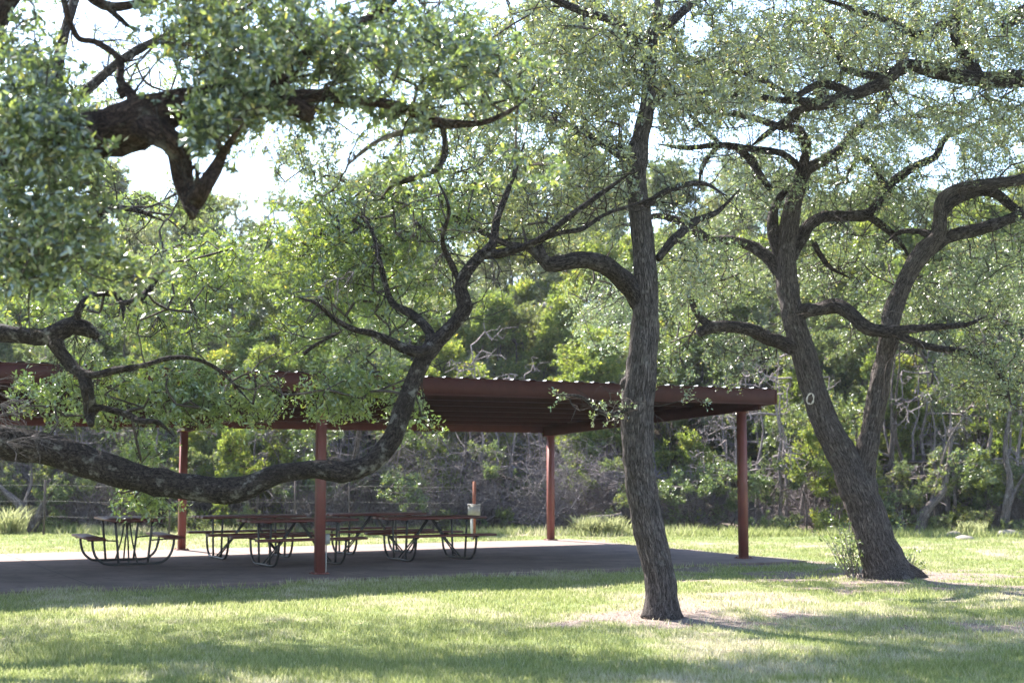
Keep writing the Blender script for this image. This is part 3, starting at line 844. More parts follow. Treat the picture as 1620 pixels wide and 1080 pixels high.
B.limb([(1168, 236, 6), (1190, 255, 7), (1205, 280, 6), (1218, 298, 5)], dz=.2)
B.limb([(1140, 230, 4), (1115, 205, 4), (1090, 180, 3), (1070, 140, 2.5)], dz=.3)
B.limb([(1135, 232, 4), (1112, 262, 4), (1105, 300, 2.5)], dz=.2)
B.limb([(1462, 400, 12), (1500, 375, 10), (1550, 362, 10), (1600, 345, 9), (1660, 315, 8), (1720, 290, 6)], dz=.6)
B.limb([(1490, 335, 9), (1512, 315, 9), (1545, 304, 8), (1575, 306, 8), (1600, 325, 7), (1630, 345, 6)], dz=.7)
B.limb([(1478, 372, 7), (1450, 366, 5), (1425, 367, 4), (1400, 385, 3)], dz=.4)
B.limb([(1400, 150, 5), (1430, 90, 5), (1450, 20, 4), (1460, -60, 3)], dz=1)
B.limb([(1288, 385, 5), (1310, 420, 4), (1345, 440, 3)], dz=.4)
B.crown([(1120, 440, 90, 90, 22.6, .9, 300), (1180, 290, 110, 70, 21.5, 1.8, 260), (1320, 420, 100, 90, 23, 1.2, 280), (1400, 230, 170, 90, 21.5, 2, 420), (1560, 440, 110, 100, 22, 1.6, 400),
         (1540, 240, 120, 90, 22, 1.6, 400), (1560, 580, 90, 60, 21, 1.2, 190), (1180, 560, 80, 50, 22, .8, 90), (1060, 560, 60, 60, 21.5, 1, 70), (1330, 130, 200, 90, 21.5, 2.2, 420), (1100, 150, 110, 90, 21, 1.8, 200),
         (1480, 480, 90, 60, 22.2, .8, 110), (1720, 350, 120, 200, 21, 3, 400), (1400, -60, 300, 110, 21.5, 3, 420), (980, 480, 90, 80, 23, 1.0, 170), (1440, 330, 60, 40, 21.4, 1, 60), (1090, 420, 80, 80, 19.8, .8, 150), (1320, 300, 110, 50, 22.5, 1.2, 210), (1420, 300, 60, 50, 22.5, 1, 60), (1150, 110, 160, 80, 24, 1.2, 260), (1330, 60, 160, 80, 24.5, 1.2, 200)],  # nearer and deeper extra masses here are added to dapple the right lawn
        per=36, twl=.3, leafL=.05, six=False, hang=.1)
B.side_twigs(380, .7)
B.side_twigs(80, .6, mat='dead')
B.spray([tuple(at(x, y, 21.3)) for x, y in ((1580, 590), (1560, 520), (1450, 545), (1350, 520), (1300, 150), (1140, 130), (1380, 260))], 10, .9, 'twig')
# ring scar where a limb was cut
q = at(1277, 632, 21.0); trunk_n = Vector((-.35, -.93, -.1)).normalized()
mb = MB(); th = np.linspace(0, 2 * math.pi, 25)
e1 = trunk_n.cross(Vector((0.25, 0, 1))).normalized(); e2 = trunk_n.cross(e1)
c0 = q + Vector((-.005, -.245, 0))
mb.tube([tuple(c0 + e1 * math.cos(t) * .05 + e2 * math.sin(t) * .082 * (1 + .08 * math.sin(3 * t))) for t in th], [.012 + .005 * math.sin(5 * t + 1) for t in th], 8, caps=False)
ringo = mb.build('cut_scar', M['cut'], B.root, True, off=B.base)
mb = MB(); mb.tube([tuple(c0 - trunk_n * .06), tuple(c0 + trunk_n * .004)], [.06, .045], 12); mb.build('scar_heart', M['hole'], ringo, True, off=B.base)

# ---- oak off the right edge whose limb reaches in along the top -----------
bE = Vector((8.9, 18.2, gz(8.9, 18.2)))
E_ = Oak(bE, 18.2, 'oak standing past the right edge, its thick mossy limb reaching in across the top right', 'leaf_mid', seed=3)
E_.limb([(1866, 935, 48), (1864, 910, 38), (1850, 760, 32), (1870, 560, 30), (1880, 400, 28), (1860, 260, 26), (1830, 170, 22), (1800, 60, 18), (1790, -80, 14), (1760, -200, 9)], sides=18, name='trunk', knob=.16)
E_.limb([(1850, 215, 22), (1780, 150, 18), (1700, 126, 16), (1620, 124, 14), (1560, 127, 13), (1500, 118, 12), (1450, 106, 11), (1425, 108, 11), (1400, 130, 10), (1350, 150, 10), (1295, 165, 10), (1268, 160, 7), (1235, 158, 5), (1160, 151, 6), (1080, 143, 5), (1030, 125, 4), (990, 105, 3)], dz=-1.2, sides=16)
E_.limb([(1548, 125, 12), (1535, 98, 10), (1515, 68, 9), (1512, 35, 9), (1520, -20, 8), (1530, -90, 6)], dz=.5)
E_.limb([(1512, 30, 8), (1490, 40, 8), (1465, 56, 8), (1440, 50, 7), (1400, 32, 5), (1350, 15, 5), (1290, -5, 4)], dz=-.6)
E_.limb([(1420, 112, 8), (1390, 120, 6), (1340, 110, 6), (1325, 85, 5), (1312, 60, 5), (1290, 40, 4), (1240, 30, 3)], dz=.4)
E_.limb([(1295, 165, 9), (1262, 175, 6), (1240, 192, 5), (1205, 218, 4), (1188, 232, 3)], dz=.3)
E_.limb([(1800, 40, 14), (1700, -10, 12), (1640, 10, 11), (1600, 32, 10), (1585, 52, 5)], dz=-.5)
E_.limb([(1350, 150, 8), (1300, 132, 6), (1255, 150, 5), (1190, 120, 4), (1130, 110, 3)], dz=-.5)
E_.limb([(1800, 60, 12), (1720, -100, 9), (1600, -180, 7), (1480, -230, 5)], dz=-1.5)
E_.limb([(1830, 200, 12), (1780, 330, 9), (1720, 420, 6)], dz=-1)
E_.crown([(1420, 50, 230, 80, 18, 2, 560), (1200, 90, 160, 80, 17.5, 1.6, 260), (1560, 60, 120, 90, 18, 1.5, 260), (1500, 190, 140, 60, 18, 1.2, 190), (1450, -140, 350, 120, 18, 3, 520),
          (1750, 60, 160, 220, 18, 3, 500), (1600, 170, 60, 80, 18, 1, 80), (1330, 200, 120, 50, 17.6, 1, 90), (1750, -200, 220, 120, 18, 3, 260)],
         per=38, twl=.28, leafL=.047, hang=.1)
E_.side_twigs(160, .6)
E_.spray([tuple(at(x, y, 17.8)) for x, y in ((1130, 90), (1200, 60), (1180, 100), (1430, 70), (1390, 110), (1250, 50))], 14, .7, 'dead', direction=(-.3, 0, .1))

# ---- low sweeping oak, trunk off the left edge ------------------------
bC = Vector((-6.15, 12.8, gz(-6.15, 12.8)))
Ck = Oak(bC, 12.8, 'oak with a long low limb sagging across in front of the picnic tables', 'leaf_yel', 'bark_rough', seed=4)
Ck.limb([(-228, 1015, 66), (-228, 990, 56), (-225, 900, 46), (-218, 790, 42), (-205, 690, 36), (-180, 600, 32), (-150, 560, 26)], sides=20, name='trunk', knob=.16)
Ck.limb([(-215, 770, 34.2), (-170, 715, 32.4), (-100, 690, 29.7), (-40, 690, 27.0), (20, 702, 25.2), (80, 712, 24.3), (150, 735, 24.3), (220, 756, 22.5), (290, 768, 20.7), (340, 776, 18.9), (385, 773, 19), (410, 762, 16), (440, 750, 15), (500, 742, 15),
         (540, 747, 17), (565, 742, 17), (592, 728, 16), (620, 695, 15), (636, 650, 14), (655, 600, 13), (672, 565, 13), (692, 540, 12), (720, 510, 10), (736, 485, 12), (728, 455, 10), (740, 428, 9), (760, 405, 9), (780, 385, 8), (785, 350, 6), (800, 310, 5), (815, 270, 4), (830, 225, 3)], dz=.5, sides=24, knob=.22)
Ck.limb([(768, 402, 8), (795, 400, 7), (830, 390, 6), (865, 370, 5), (915, 332, 5), (960, 300, 4), (1000, 272, 3)], dz=-.3)
Ck.limb([(835, 388, 5), (880, 370, 4), (920, 362, 4), (960, 338, 3), (1010, 322, 3), (1060, 300, 2)], dz=.4)
Ck.limb([(690, 545, 11), (665, 556, 9), (642, 552, 8), (620, 541, 8), (590, 528, 6), (560, 521, 5), (530, 505, 4), (500, 480, 3), (470, 470, 2)], dz=-.6)
Ck.limb([(672, 560, 8), (681, 535, 8), (672, 515, 7), (650, 497, 7), (622, 480, 6), (610, 450, 5), (600, 410, 4), (590, 370, 3), (570, 330, 2)], dz=.7)
Ck.limb([(735, 460, 5), (715, 420, 5), (700, 380, 4), (710, 330, 3), (690, 280, 3)], dz=-.5)
Ck.limb([(-165, 590, 26), (-110, 548, 20), (-50, 530, 17), (0, 526, 14), (40, 531, 14), (70, 532, 14), (92, 524, 15), (115, 514, 16), (138, 520, 12), (155, 532, 6)], dz=-.3, sides=16)
Ck.limb([(84, 534, 14), (100, 562, 10), (125, 588, 8), (150, 593, 6), (182, 586, 6), (230, 577, 4), (270, 566, 4), (310, 568, 3), (350, 588, 3), (400, 640, 2)], dz=-.4)
Ck.limb([(132, 590, 10), (138, 620, 10), (142, 650, 9), (144, 672, 5)], dz=.1)
Ck.limb([(120, 510, 7), (126, 488, 6), (142, 470, 6), (165, 463, 6), (185, 468, 5), (194, 485, 4), (195, 508, 2)], dz=.2)
Ck.limb([(190, 480, 4), (215, 475, 6), (232, 462, 5), (250, 440, 3), (280, 400, 2)], dz=.3)
Ck.limb([(140, 640, 4), (200, 655, 5), (222, 666, 6), (250, 668, 4), (275, 690, 2)], dz=.1)
Ck.limb([(-150, 560, 24), (-100, 420, 18), (-20, 300, 13), (80, 200, 9), (200, 90, 7), (330, 30, 5), (450, -30, 4)], dz=2.6, sides=14)
Ck.limb([(-20, 300, 12), (40, 330, 9), (120, 340, 7), (200, 330, 5), (260, 350, 3)], dz=1.2)
Ck.limb([(100, 180, 9), (250, 180, 7), (400, 160, 5), (520, 180, 3)], dz=.8)
Ck.limb([(80, 200, 9), (100, 60, 8), (150, -80, 6), (220, -200, 4)], dz=1.2)
Ck.limb([(400, 640, 2), (405, 610, 2), (400, 590, 1.5)], dz=0)
Ck.limb([(480, 560, 3), (500, 545, 3), (540, 525, 3.5)], dz=0)
Ck.crown([(590, 440, 130, 110, 14.2, .8, 330), (520, 370, 120, 70, 14.2, .8, 170), (690, 330, 90, 80, 14.2, .8, 130), (535, 625, 58, 46, 13.6, .3, 95), (600, 600, 55, 45, 13.9, .3, 50), (645, 660, 45, 40, 13.9, .3, 22),
          (415, 625, 34, 46, 13.4, .3, 34), (190, 625, 190, 55, 13.6, .5, 240), (330, 630, 85, 50, 13.7, .4, 85), (90, 470, 110, 60, 13.6, .6, 85), (280, 500, 130, 60, 13.9, .6, 95),
          (225, 785, 50, 20, 13.7, .2, 30), (225, 715, 45, 25, 13.7, .2, 24), (330, 420, 110, 60, 14.2, .8, 95), (480, 500, 60, 60, 13.9, .5, 60)],
         per=38, twl=.25, leafL=.047, gaps=False, hang=.25)
Ck.crown([(180, 320, 220, 60, 17.0, 1.2, 150), (150, 160, 260, 110, 19.4, 1.2, 400), (420, 150, 260, 110, 19.4, 1.2, 430), (-10, -60, 330, 60, 18.8, 1.4, 1000), (250, -120, 420, 140, 18.6, 1.8, 500), (-150, 200, 200, 200, 18.2, 2.0, 620), (620, -120, 300, 120, 15.5, 2, 330)],  # extra crown, partly out of frame, added to shade the lower left lawn
         per=26, twl=.26, leafL=.05, six=False, hang=.1)
Ck.side_twigs(240)
Ck.spray([tuple(at(x, y, 12.5)) for x, y in ((-30, 610), (-10, 660), (0, 640), (-30, 690), (10, 700), (50, 690))], 9, .42, 'dead', direction=(.8, 0, -.25), r=.0035)
Ck.spray([tuple(at(x, y, 12.8)) for x, y in ((560, 430), (535, 440), (510, 470))], 5, .35, 'dead', direction=(-.5, 0, -.7), r=.004)
Ck.spray([tuple(at(x, y, 12.9)) for x, y in ((90, 560), (150, 600), (300, 470), (220, 450), (640, 620), (250, 500), (120, 530), (660, 350), (700, 400))], 12, .4, 'twig', direction=(0, 0, -.7), r=.003)

# ---- nearest oak, upper left, with the sawn-off stubs ----------------------
bD = Vector((-4.4, 9.2, gz(-4.4, 9.2)))
D = Oak(bD, 9.2, 'nearest oak in the upper left, with thick broken reddish stubs and large dark leaves', 'leaf_big', 'bark_near', seed=5)
D.limb([(-225, 1125, 110), (-225, 1100, 92), (-225, 960, 76), (-232, 780, 66), (-240, 560, 58), (-225, 400, 50), (-190, 310, 46), (-130, 255, 42)], sides=20, name='trunk', knob=.14)
D.limb([(-150, 270, 44), (-60, 245, 38), (20, 232, 33), (100, 218, 32), (150, 212, 38), (190, 202, 40), (235, 186, 34), (268, 170, 29), (295, 158, 22), (320, 152, 15), (370, 150, 14), (430, 158, 13), (468, 168, 17), (490, 184, 17)], dz=-.6, sides=30, knob=.5)
D.limb([(160, 205, 26), (172, 220, 27), (184, 228, 24), (196, 232, 15)], knob=.4, name='broken_stub')
D.limb([(215, 192, 26), (246, 208, 23), (272, 226, 19), (285, 250, 17), (290, 280, 16), (297, 308, 16), (303, 326, 14), (305, 342, 6)], dz=-.2, sides=20)
D.limb([(306, 322, 15), (322, 295, 13), (340, 268, 11), (352, 245, 8), (366, 222, 6), (385, 195, 4)], dz=-.2, sides=14)
D.limb([(300, 270, 4), (310, 262, 4), (312, 285, 3.5), (306, 300, 4)], dz=0, knob=.1)
D.limb([(212, 172, 12), (208, 152, 9), (200, 140, 8), (190, 128, 8), (191, 100, 6), (178, 82, 5), (150, 66, 5), (126, 62, 5), (114, 42, 5), (103, 10, 5), (96, -40, 5), (90, -120, 4)], dz=.4)
D.limb([(200, 140, 8), (192, 150, 8), (188, 140, 6)], knob=.3)
D.limb([(126, 62, 4), (150, 68, 4), (175, 82, 4), (200, 96, 3), (225, 92, 2.5)], dz=0)
D.limb([(-60, 245, 26), (-30, 120, 18), (20, -10, 13), (100, -35, 10), (150, 0, 9), (176, 11, 8), (215, 6, 7), (260, -12, 6)], dz=.6)
D.limb([(165, 8, 5), (190, 30, 5), (212, 48, 4)], dz=0)
D.limb([(440, 160, 15), (500, 152, 10), (560, 158, 8), (620, 166, 8), (655, 178, 8), (690, 193, 9), (715, 196, 8), (755, 196, 5), (800, 180, 4), (840, 150, 3)], dz=.9)
D.limb([(695, 196, 6), (665, 205, 5), (632, 211, 5), (600, 222, 4), (570, 243, 4), (550, 262, 3)], dz=.2, mat='dead')
D.limb([(700, 198, 5), (704, 240, 5), (690, 268, 5), (650, 284, 5), (622, 292, 4), (604, 312, 3)], dz=.3, mat='bark_limb')
D.limb([(-60, 245, 20), (-30, 330, 15), (20, 400, 10), (50, 450, 6)], dz=-.5)
D.limb([(420, 158, 12), (470, 100, 10), (540, 50, 8), (590, 26, 8), (620, 0, 8), (650, -40, 7)], dz=.6)
D.limb([(-60, 245, 20), (-20, 60, 12), (80, -50, 9), (330, -60, 7), (450, -40, 5)], dz=-1.0)
D.limb([(-10, 50, 12), (60, -60, 11), (180, -150, 8), (320, -200, 6)], dz=.8)
D.crown([(30, 200, 130, 90, 9.0, .8, 170), (60, 330, 120, 100, 8.8, .7, 190), (50, 90, 110, 70, 9.0, .8, 90), (30, 430, 75, 55, 8.8, .4, 60), (140, 400, 70, 50, 8.9, .4, 40),
         (400, 60, 160, 80, 8.9, .9, 230), (380, 165, 75, 35, 8.5, .2, 70), (335, 200, 50, 30, 8.35, .12, 42), (70, 205, 75, 32, 8.3, .15, 60), (130, 240, 30, 22, 8.3, .1, 14), (480, 150, 80, 55, 9.0, .5, 75), (330, 120, 80, 55, 8.8, .5, 50), (340, 215, 45, 30, 8.7, .2, 24), (620, 70, 170, 90, 9.3, .9, 220), (640, 170, 100, 30, 9.4, .5, 40),
         (300, 20, 120, 50, 8.8, .7, 60), (760, 120, 120, 80, 9.5, .6, 75), (610, 260, 90, 40, 9.6, .4, 24), (300, -130, 420, 110, 9.2, 1.6, 260), (-160, 200, 130, 260, 9.4, 1.4, 200), (840, 260, 80, 50, 9.8, .4, 18), (230, 430, 50, 30, 9, .3, 8)],
        per=28, twl=.19, leafL=.052, hang=.2)
D.side_twigs(90, .4)
D.spray([tuple(at(x, y, 9.2)) for x, y in ((480, 195), (440, 200), (520, 190), (300, 330), (270, 300), (20, 190), (420, 230), (560, 240), (700, 230))], 9, .3, 'twig', direction=(.1, 0, -.8), r=.002)

# ------------------------------------------------------------------ thicket
def scatter_tree(name, h, wid, ncl, per, leafL, leaf, shape, bark='bgbark', stems=2, dead=0, low=.12, twl=.34, upb=.5):
    """one prototype of a background tree at the origin"""
    root = empty(name, (0, 0, 0))
    nodes = []; rad = []
    for k in range(stems):
        a = rng.random() * 6.28; lean = .12 + .12 * rng.random() if stems > 1 else .04
        pts = []; p = np.array([.08 * math.cos(a), .08 * math.sin(a), -.15]); hh = h * (.9 if k == 0 else .65 + .2 * rng.random())
        m = 9
        for j in range(m):
            t = j / (m - 1)
            pts.append(p.copy()); p = p + np.array([math.cos(a) * lean * hh / m * (1 - t * .6), math.sin(a) * lean * hh / m * (1 - t * .6), (hh + .15) / (m - 1)]) + rng.normal(size=3) * [.06, .06, 0]
        r = np.linspace(.11 if stems < 2 else .08, .015, m) * (h / 7)
        mb = MB(); mb.tube(pts, r, 8, knob=.3, fine=.25, seed=k)
        mb.build('trunk', M[bark], root, True)
        Pf, rf = resample(np.array(pts), r, .2); nodes += list(Pf)
    nodes = np.array(nodes)
    cs = []
    lumps = []
    for k in range(int(10 + h * 3.2)):
        t = low + (1 - low) * rng.random() ** .9
        rr = wid * shape(t) * (.35 + .65 * rng.random() ** .6); a = rng.random() * 6.28
        lumps.append((rr * math.cos(a), rr * math.sin(a), t * h, (.28 + .3 * rng.random()) * wid * .55))
    for k in range(ncl):
        lx, ly, lz, lr = lumps[rng.integers(len(lumps))]
        v = rand_dirs(1)[0] * rng.random() ** .4
        cs.append((lx + v[0] * lr, ly + v[1] * lr, max(.1, lz + v[2] * lr * .75)))
    cs = np.array(cs)
    P, cnt, paths, ends = grow(nodes, cs, step=.35, wobble=.1)
    twigs_mesh(P, cnt, paths, r0=.005, k=.004, sides=3, rmax=.05, fine=None).build('branches', M['dead' if dead else bark], root)
    tips = P[ends]
    if not dead:
        od = tips * [1, 1, 0]; od /= np.linalg.norm(od, axis=1)[:, None] + .3
        (V, F), _, _ = clusters_leaves(tips, od, per, twl, leafL, False, spread=.75, upb=upb)
        raw_mesh('crown', V, F, M[leaf], root)
    return root

cone = lambda t: (1 - t) ** .8 * 1.05 + .12
egg = lambda t: math.sin(math.pi * min(1, max(0, t)) ** .75) * .95 + .15
column = lambda t: (1 - t ** 3) * .8 + .15
dome = lambda t: math.sin(math.pi * (.15 + .85 * t) ** .9) + .2
K = {}
K['juniper_a'] = scatter_tree('juniper_tree', 6.5, 2.2, 1250, 60, .105, 'juniper', cone, stems=3, low=.06)
K['juniper_b'] = scatter_tree('juniper_tree', 8.0, 2.8, 1500, 60, .11, 'juniper', column, stems=2, low=.06)
K['juniper_c'] = scatter_tree('juniper_tree', 7.0, 2.6, 1300, 60, .105, 'juniper_dark', egg, stems=3, low=.06)
K['oak_a'] = scatter_tree('scrub_oak', 7.5, 3.2, 1300, 56, .085, 'leaf_pale', egg, stems=3, upb=.1, low=.12)
K['oak_b'] = scatter_tree('scrub_oak', 5.5, 2.4, 850, 52, .07, 'shrub', dome, stems=4, upb=.1, low=.08)
K['sapling'] = scatter_tree('juniper_sapling', 2.8, 1.05, 360, 52, .075, 'juniper', cone, stems=2, low=.03, twl=.26)
K['bush'] = scatter_tree('leafy_shrub', 1.7, 1.2, 300, 40, .055, 'shrub', dome, stems=4, low=.02, twl=.2, upb=.2)
K['bush_dark'] = scatter_tree('evergreen_shrub', 2.4, 1.4, 360, 46, .065, 'juniper_dark', dome, stems=4, low=.02, twl=.24)

def dead_brush(h, wid, n):
    root = empty('dead_brush', (0, 0, 0))
    mb = MB()
    def rec(p, d, L, r, lev):
        pts = [p]; m = 4
        for j in range(m):
            d = d + rng.normal(size=3) * .22; d /= np.linalg.norm(d); p = p + d * L / m; pts.append(p)
        mb.tube(pts, np.linspace(r, r * .55, m + 1), 4 if lev else 5, caps=False, seed=lev)
        if lev < 3:
            for j in range(5 if lev else 6):
                q = pts[1 + rng.integers(m)]; e = d * .6 + rand_dirs(1)[0] * .9; e /= np.linalg.norm(e)
                rec(q, e, L * (.45 + .3 * rng.random()), r * .55, lev + 1)
    for k in range(n):
        a = rng.random() * 6.28; d = np.array([math.cos(a) * .7, math.sin(a) * .7, .5 + rng.random() * .9]); d /= np.linalg.norm(d)
        rec(np.array([math.cos(a) * .15 * wid, math.sin(a) * .15 * wid, -.05]), d, h * (.45 + .3 * rng.random()), .02, 0)
    mb.build('branches', M['dead'], root)
    return root
K['dead_a'] = dead_brush(2.4, 1.2, 9)
K['dead_b'] = dead_brush(3.4, 1.5, 9)
K['dead_tree'] = scatter_tree('dead_tree', 5.5, 1.7, 420, 0, 0, None, egg, bark='dead', stems=3, dead=1, low=.1)

NAMES = {'juniper_a': ('pointed bright green juniper', 'juniper'), 'juniper_b': ('tall columnar green juniper', 'juniper'), 'juniper_c': ('dull dark green juniper', 'juniper'),
         'oak_a': ('pale leaved scrub oak', 'scrub oak'), 'oak_b': ('low rounded scrub oak', 'scrub oak'), 'sapling': ('young feathery juniper sapling', 'sapling'),
         'bush': ('light green leafy shrub', 'shrub'), 'bush_dark': ('dark evergreen shrub', 'shrub'), 'dead_a': ('low heap of grey dead brush', 'dead brush'), 'dead_b': ('high tangle of grey dead brush', 'dead brush'),
         'dead_tree': ('bare grey dead tree', 'dead tree')}
ZONES = [(-9999, 0, 'beyond the left edge'), (0, 293, 'behind the lone table'), (293, 507, 'behind the long tables'), (507, 870, 'behind the rightmost table'),
         (870, 1040, 'left of the centre oak'), (1040, 1173, 'right of the centre oak'), (1173, 1420, 'behind the forked oak'), (1420, 1620, 'right of the forked oak'), (1620, 9999, 'beyond the right edge')]
used = set()
def place(kind, x, y, sc_, rot, row):
    src = K[kind]
    o = src if kind not in used else copy_tree(src)
    used.add(kind)
    o.location = (x, y, gz(x, y) - .05)
    o.scale = (sc_ * (.9 + .2 * rng.random()), sc_ * (.9 + .2 * rng.random()), sc_)
    o.rotation_euler = (R(rng.normal() * 3), R(rng.normal() * 3), rot)
    px = 810 + FPX * x / y
    zn = next(z for a, b, z in ZONES if a <= px < b)
    nm, cat = NAMES[kind]
    lab = f'{nm} {row}, {zn}'
    if len(lab.split()) > 12: lab = lab.replace('low heap of ', 'low ').replace('high tangle of ', 'tall ')
    tag(o, lab, cat, f'{nm} {row} {zn}')
    PLACED.setdefault(lab, []).append((px, o))
PLACED = {}
ORD = ['leftmost', 'second', 'third', 'fourth', 'fifth', 'sixth', 'seventh', 'eighth']
def rowfill(y0, y1, n, kinds, s0, s1, row, half=.44):
    for i in range(n):
        t = (i + .5 + (rng.random() - .5) * .8) / n
        y = y0 + rng.random() * (y1 - y0); x = (t * 2 - 1) * half * y
        k = kinds[rng.integers(len(kinds))]
        place(k, x, y, s0 + rng.random() * (s1 - s0), rng.random() * 6.28, row)
rowfill(35.6, 36.6, 32, ['sapling', 'bush', 'bush_dark', 'dead_a', 'dead_a', 'bush', 'dead_b'], .7, 1.1, 'at the lawn edge')
rowfill(36.8, 38.2, 34, ['dead_a', 'dead_b', 'dead_b', 'sapling', 'dead_tree', 'oak_b', 'sapling', 'dead_tree'], .8, 1.25, 'just inside the thicket')
rowfill(38.5, 41, 32, ['juniper_a', 'juniper_c', 'oak_b', 'juniper_a', 'dead_tree', 'dead_tree', 'juniper_a'], .6, .85, 'in the front thicket')
rowfill(42, 46, 32, ['juniper_a', 'juniper_b', 'oak_a', 'juniper_c', 'juniper_a', 'oak_b'], .75, .95, 'in the mid thicket')
rowfill(47, 52, 32, ['juniper_a', 'juniper_b', 'oak_a', 'juniper_b', 'oak_a'], .8, 1.0, 'high in the thicket')
rowfill(54, 62, 34, ['juniper_b', 'juniper_a', 'juniper_c', 'oak_a'], .85, 1.15, 'on the skyline')
for k, o in K.items():
    if k not in used: place(k, 30, 60, 1, 0, 'on the skyline')
for lab, L_ in PLACED.items():
    if len(L_) > 1:
        L_.sort(key=lambda q: q[0])
        for i, (_, o) in enumerate(L_):
            o['label'] = lab + (', ' + (ORD[i] if i < len(L_) - 1 else 'rightmost') + ' one')

# dark leaning trunks seen low at the left and the right
def leaning(px, py, Yd, ends, label, mat='bgbark'):
    b = at(px, py, Yd); b.z = gz(b.x, Yd) - .05
    root = empty('leaning_tree', b); tag(root, label, 'tree')
    for e in ends:
        P = [tuple(b)] + [tuple(at(x, y, Yd + dy)) for x, y, dy in e[1:]]
        mb = MB(); mb.tube(P, np.linspace(e[0], e[0] * .35, len(P)), 8, knob=.3, fine=.12, seed=int(px)); mb.build('trunk', M[mat], root, True, off=b)
leaning(55, 850, 34.6, [(.14, (45, 820, 0), (28, 795, 0), (5, 775, .3), (-20, 740, .5)), (.09, (62, 810, 0), (85, 770, .3), (110, 740, .5), (120, 700, .5)), (.07, (40, 800, 0), (50, 760, .4), (45, 700, .5))],
        'dark leaning multi trunk tree at the lawn edge on the far left')
leaning(1452, 838, 34.9, [(.13, (1468, 805, 0), (1490, 780, .2), (1500, 740, .4), (1505, 690, .6)), (.05, (1470, 800, 0), (1480, 770, .3), (1500, 700, .5), (1530, 650, .6))],
        'dark slanting trunk in the brush just right of the forked oak')
leaning(1588, 835, 35.2, [(.13, (1592, 800, 0), (1598, 760, .2), (1590, 710, .4), (1600, 640, .6)), (.07, (1600, 790, 0), (1625, 740, .4))], 'grey trunk standing in the brush near the right edge')
leaning(885, 600, 44, [(.2, (890, 570, 0), (900, 545, 0), (880, 500, .4), (860, 480, .6)), (.12, (895, 560, 0), (915, 530, .3), (935, 520, .5))], 'broken grey dead trunk standing above the pavilion roof', 'dead')

# fallen log
lg = at(912, 822, 34.8); lg.z = gz(lg.x, 34.8)
lo = empty('fallen_log', lg); tag(lo, 'dark fallen log lying at the lawn edge left of the centre oak', 'log')
mb = MB(); mb.tube([(0, 0, .22), (.4, 0, .35), (.8, .1, .38), (1.15, 0, .48)], [.1, .11, .1, .07], 10, knob=.3, fine=.08); mb.build('trunk', M['bgbark'], lo, True)
mb = MB(); mb.tube([(.15, 0, .3), (.1, -.1, .12), (.05, -.12, 0)], [.05, .04, .03], 8); mb.build('branch_stub', M['bgbark'], lo, True)

# pale rocks at the right edge of the lawn
for i, (px, Yd, sz, lab) in enumerate([(1448, 34.3, .2, 'leftmost pale rock on the lawn edge right of the forked oak'), (1504, 34.0, .24, 'low flat limestone rock on the lawn edge, middle one'),
                                   (1521, 32.3, .2, 'pale rock lying out in the grass in front of the others'), (1590, 34.6, .26, 'pale limestone rock nearest the right edge')]):
    x = (px - 810) / FPX * Yd
    u_ = np.linspace(0, math.pi, 9); v_ = np.linspace(0, 2 * math.pi, 14, endpoint=False)
    Ps = []
    for a in u_:
        for b in v_:
            d = np.array([math.sin(a) * math.cos(b), math.sin(a) * math.sin(b), math.cos(a)])
            rr = 1 + .35 * (vnoise(d[0] * 2 + i * 7, d[1] * 2 + d[2] * 3, .9, 40 + i) - .5)
            Ps.append(d * rr * sz * np.array([1.2, .9, .5]))
    F = [(i_ * 14 + j, (i_ + 1) * 14 + j, (i_ + 1) * 14 + (j + 1) % 14, i_ * 14 + (j + 1) % 14) for i_ in range(8) for j in range(14)]
    o = raw_mesh('rock', np.array(Ps), np.array(F), M['rock']); o.location = (x, Yd, gz(x, Yd) + .0); o.rotation_euler = (0, 0, i * 1.1)
    tag(o, lab, 'rock', 'rocks along the lawn edge')

# small plants: sprouts at the forked oak, tall grass clumps, leafy sapling
def sprout(px, py, Yd, h, n, label, lean=(0, 0), leaf='shrub'):
    b = at(px, py, Yd); b.z = gz(b.x, Yd)
    root = empty('oak_sprout', b); tag(root, label, 'sapling')
    mb = MB(); tips = []; 
    for k in range(n):
        d = np.array([rng.normal() * .35 + lean[0], rng.normal() * .35 + lean[1], 1.0]); p = np.array([rng.normal() * .08, rng.normal() * .08, -.03]); pts = [p]
        L = h * (.5 + .5 * rng.random())
        for j in range(6):
            d = d / np.linalg.norm(d) + rng.normal(size=3) * .12; p = p + d / np.linalg.norm(d) * L / 6; pts.append(p)
            if j > 0: tips.append(p + rng.normal(size=3) * .05)
        mb.tube(pts, np.linspace(.009, .003, 7), 5, caps=False)
    mb.build('stems', M['dead'], root)
    tips = np.array(tips); od = rand_dirs(len(tips))
    (V, F), _, _ = clusters_leaves(tips, od, 9, .14, .05, True)
    raw_mesh('foliage', V, F, M[leaf], root)
sprout(1350, 888, 21.0, 1.15, 20, 'twiggy pale green sprout at the left foot of the forked oak', (-.15, 0))
sprout(1436, 886, 21.6, .42, 8, 'small leafy sprout in the angle right of the forked oak trunk', (.15, 0))
sprout(1432, 822, 34.2, .9, 8, 'slender light green sapling behind the forked oak')
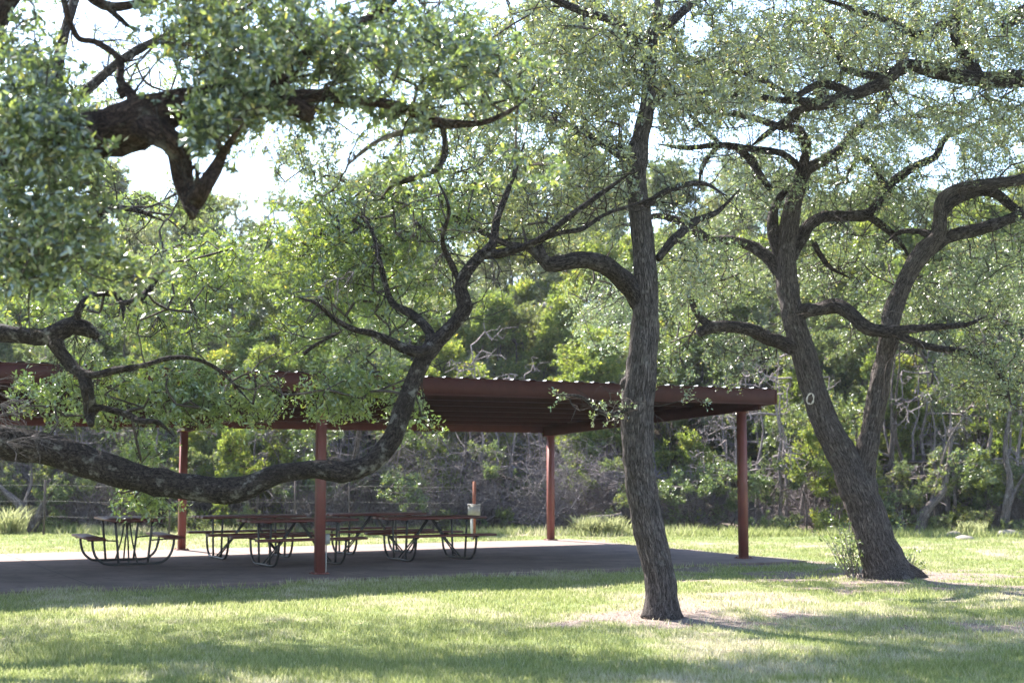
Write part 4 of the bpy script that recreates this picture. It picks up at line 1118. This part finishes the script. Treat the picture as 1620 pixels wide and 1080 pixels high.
def clump(px, Yd, h, n, label):
    x0 = (px - 810) / FPX * Yd
    k = n; th = rng.random(k) * 6.28; L = h * (.5 + .6 * rng.random(k)); sp = .25 + .5 * rng.random(k)
    bx = rng.normal(size=k) * .16; by = rng.normal(size=k) * .12
    V = []; F = []
    for i in range(k):
        d = np.array([math.cos(th[i]) * sp[i], math.sin(th[i]) * sp[i], 1]); sd_ = np.array([-math.sin(th[i]), math.cos(th[i]), 0]) * .012
        p0 = np.array([bx[i], by[i], -.02]); p1 = p0 + d * L[i] * .55; p2 = p0 + d * L[i] * .95 - np.array([0, 0, L[i] * .18]) + d * [1, 1, 0] * L[i] * .25
        m = len(V); V += [p0 - sd_, p0 + sd_, p1 + sd_ * .8, p1 - sd_ * .8, p2 + sd_ * .15, p2 - sd_ * .15]; F += [(m, m + 1, m + 2, m + 3), (m + 3, m + 2, m + 4, m + 5)]
    s_ = np.tile([0, .25, 0], (len(V), 1))
    o = raw_mesh('grass_clump', np.array(V), np.array(F), M['blade'], None, s_, False, 'soil'); o.location = (x0, Yd, gz(x0, Yd))
    tag(o, label, 'grass clump', 'tall grass clumps at the lawn edge')
clump(22, 33.6, .9, 260, 'tall arching grass clump at the far left of the lawn edge')
clump(925, 34.3, .65, 260, 'grey green tall grass clump just right of the back right post')
clump(965, 34.0, .65, 260, 'tall grass clump in front of the fallen log by the centre oak')
clump(1530, 34.0, .5, 200, 'tall grass clump between the rocks near the right edge')
print('faces', sum(len(o.data.polygons) for o in sc.objects if o.type == 'MESH'))

# thin added haze volume imitating the washed-out look of lens flare
hz = bpy.data.materials.new('veil'); hz.use_nodes = True
hn = hz.node_tree; hn.nodes.clear()
ho = hn.nodes.new('ShaderNodeOutputMaterial'); hv = hn.nodes.new('ShaderNodeVolumePrincipled')
hv.inputs['Color'].default_value = (.88, .92, 1, 1); hv.inputs['Density'].default_value = .00025; hv.inputs['Anisotropy'].default_value = .3
hn.links.new(hv.outputs[0], ho.inputs['Volume'])
mb = MB(); mb.box((0, 0, 12), (600, 600, 30))
tag(mb.build('veil', hz), 'thin pale haze added over the scene to lift dark tones', 'veil', kind='stuff')
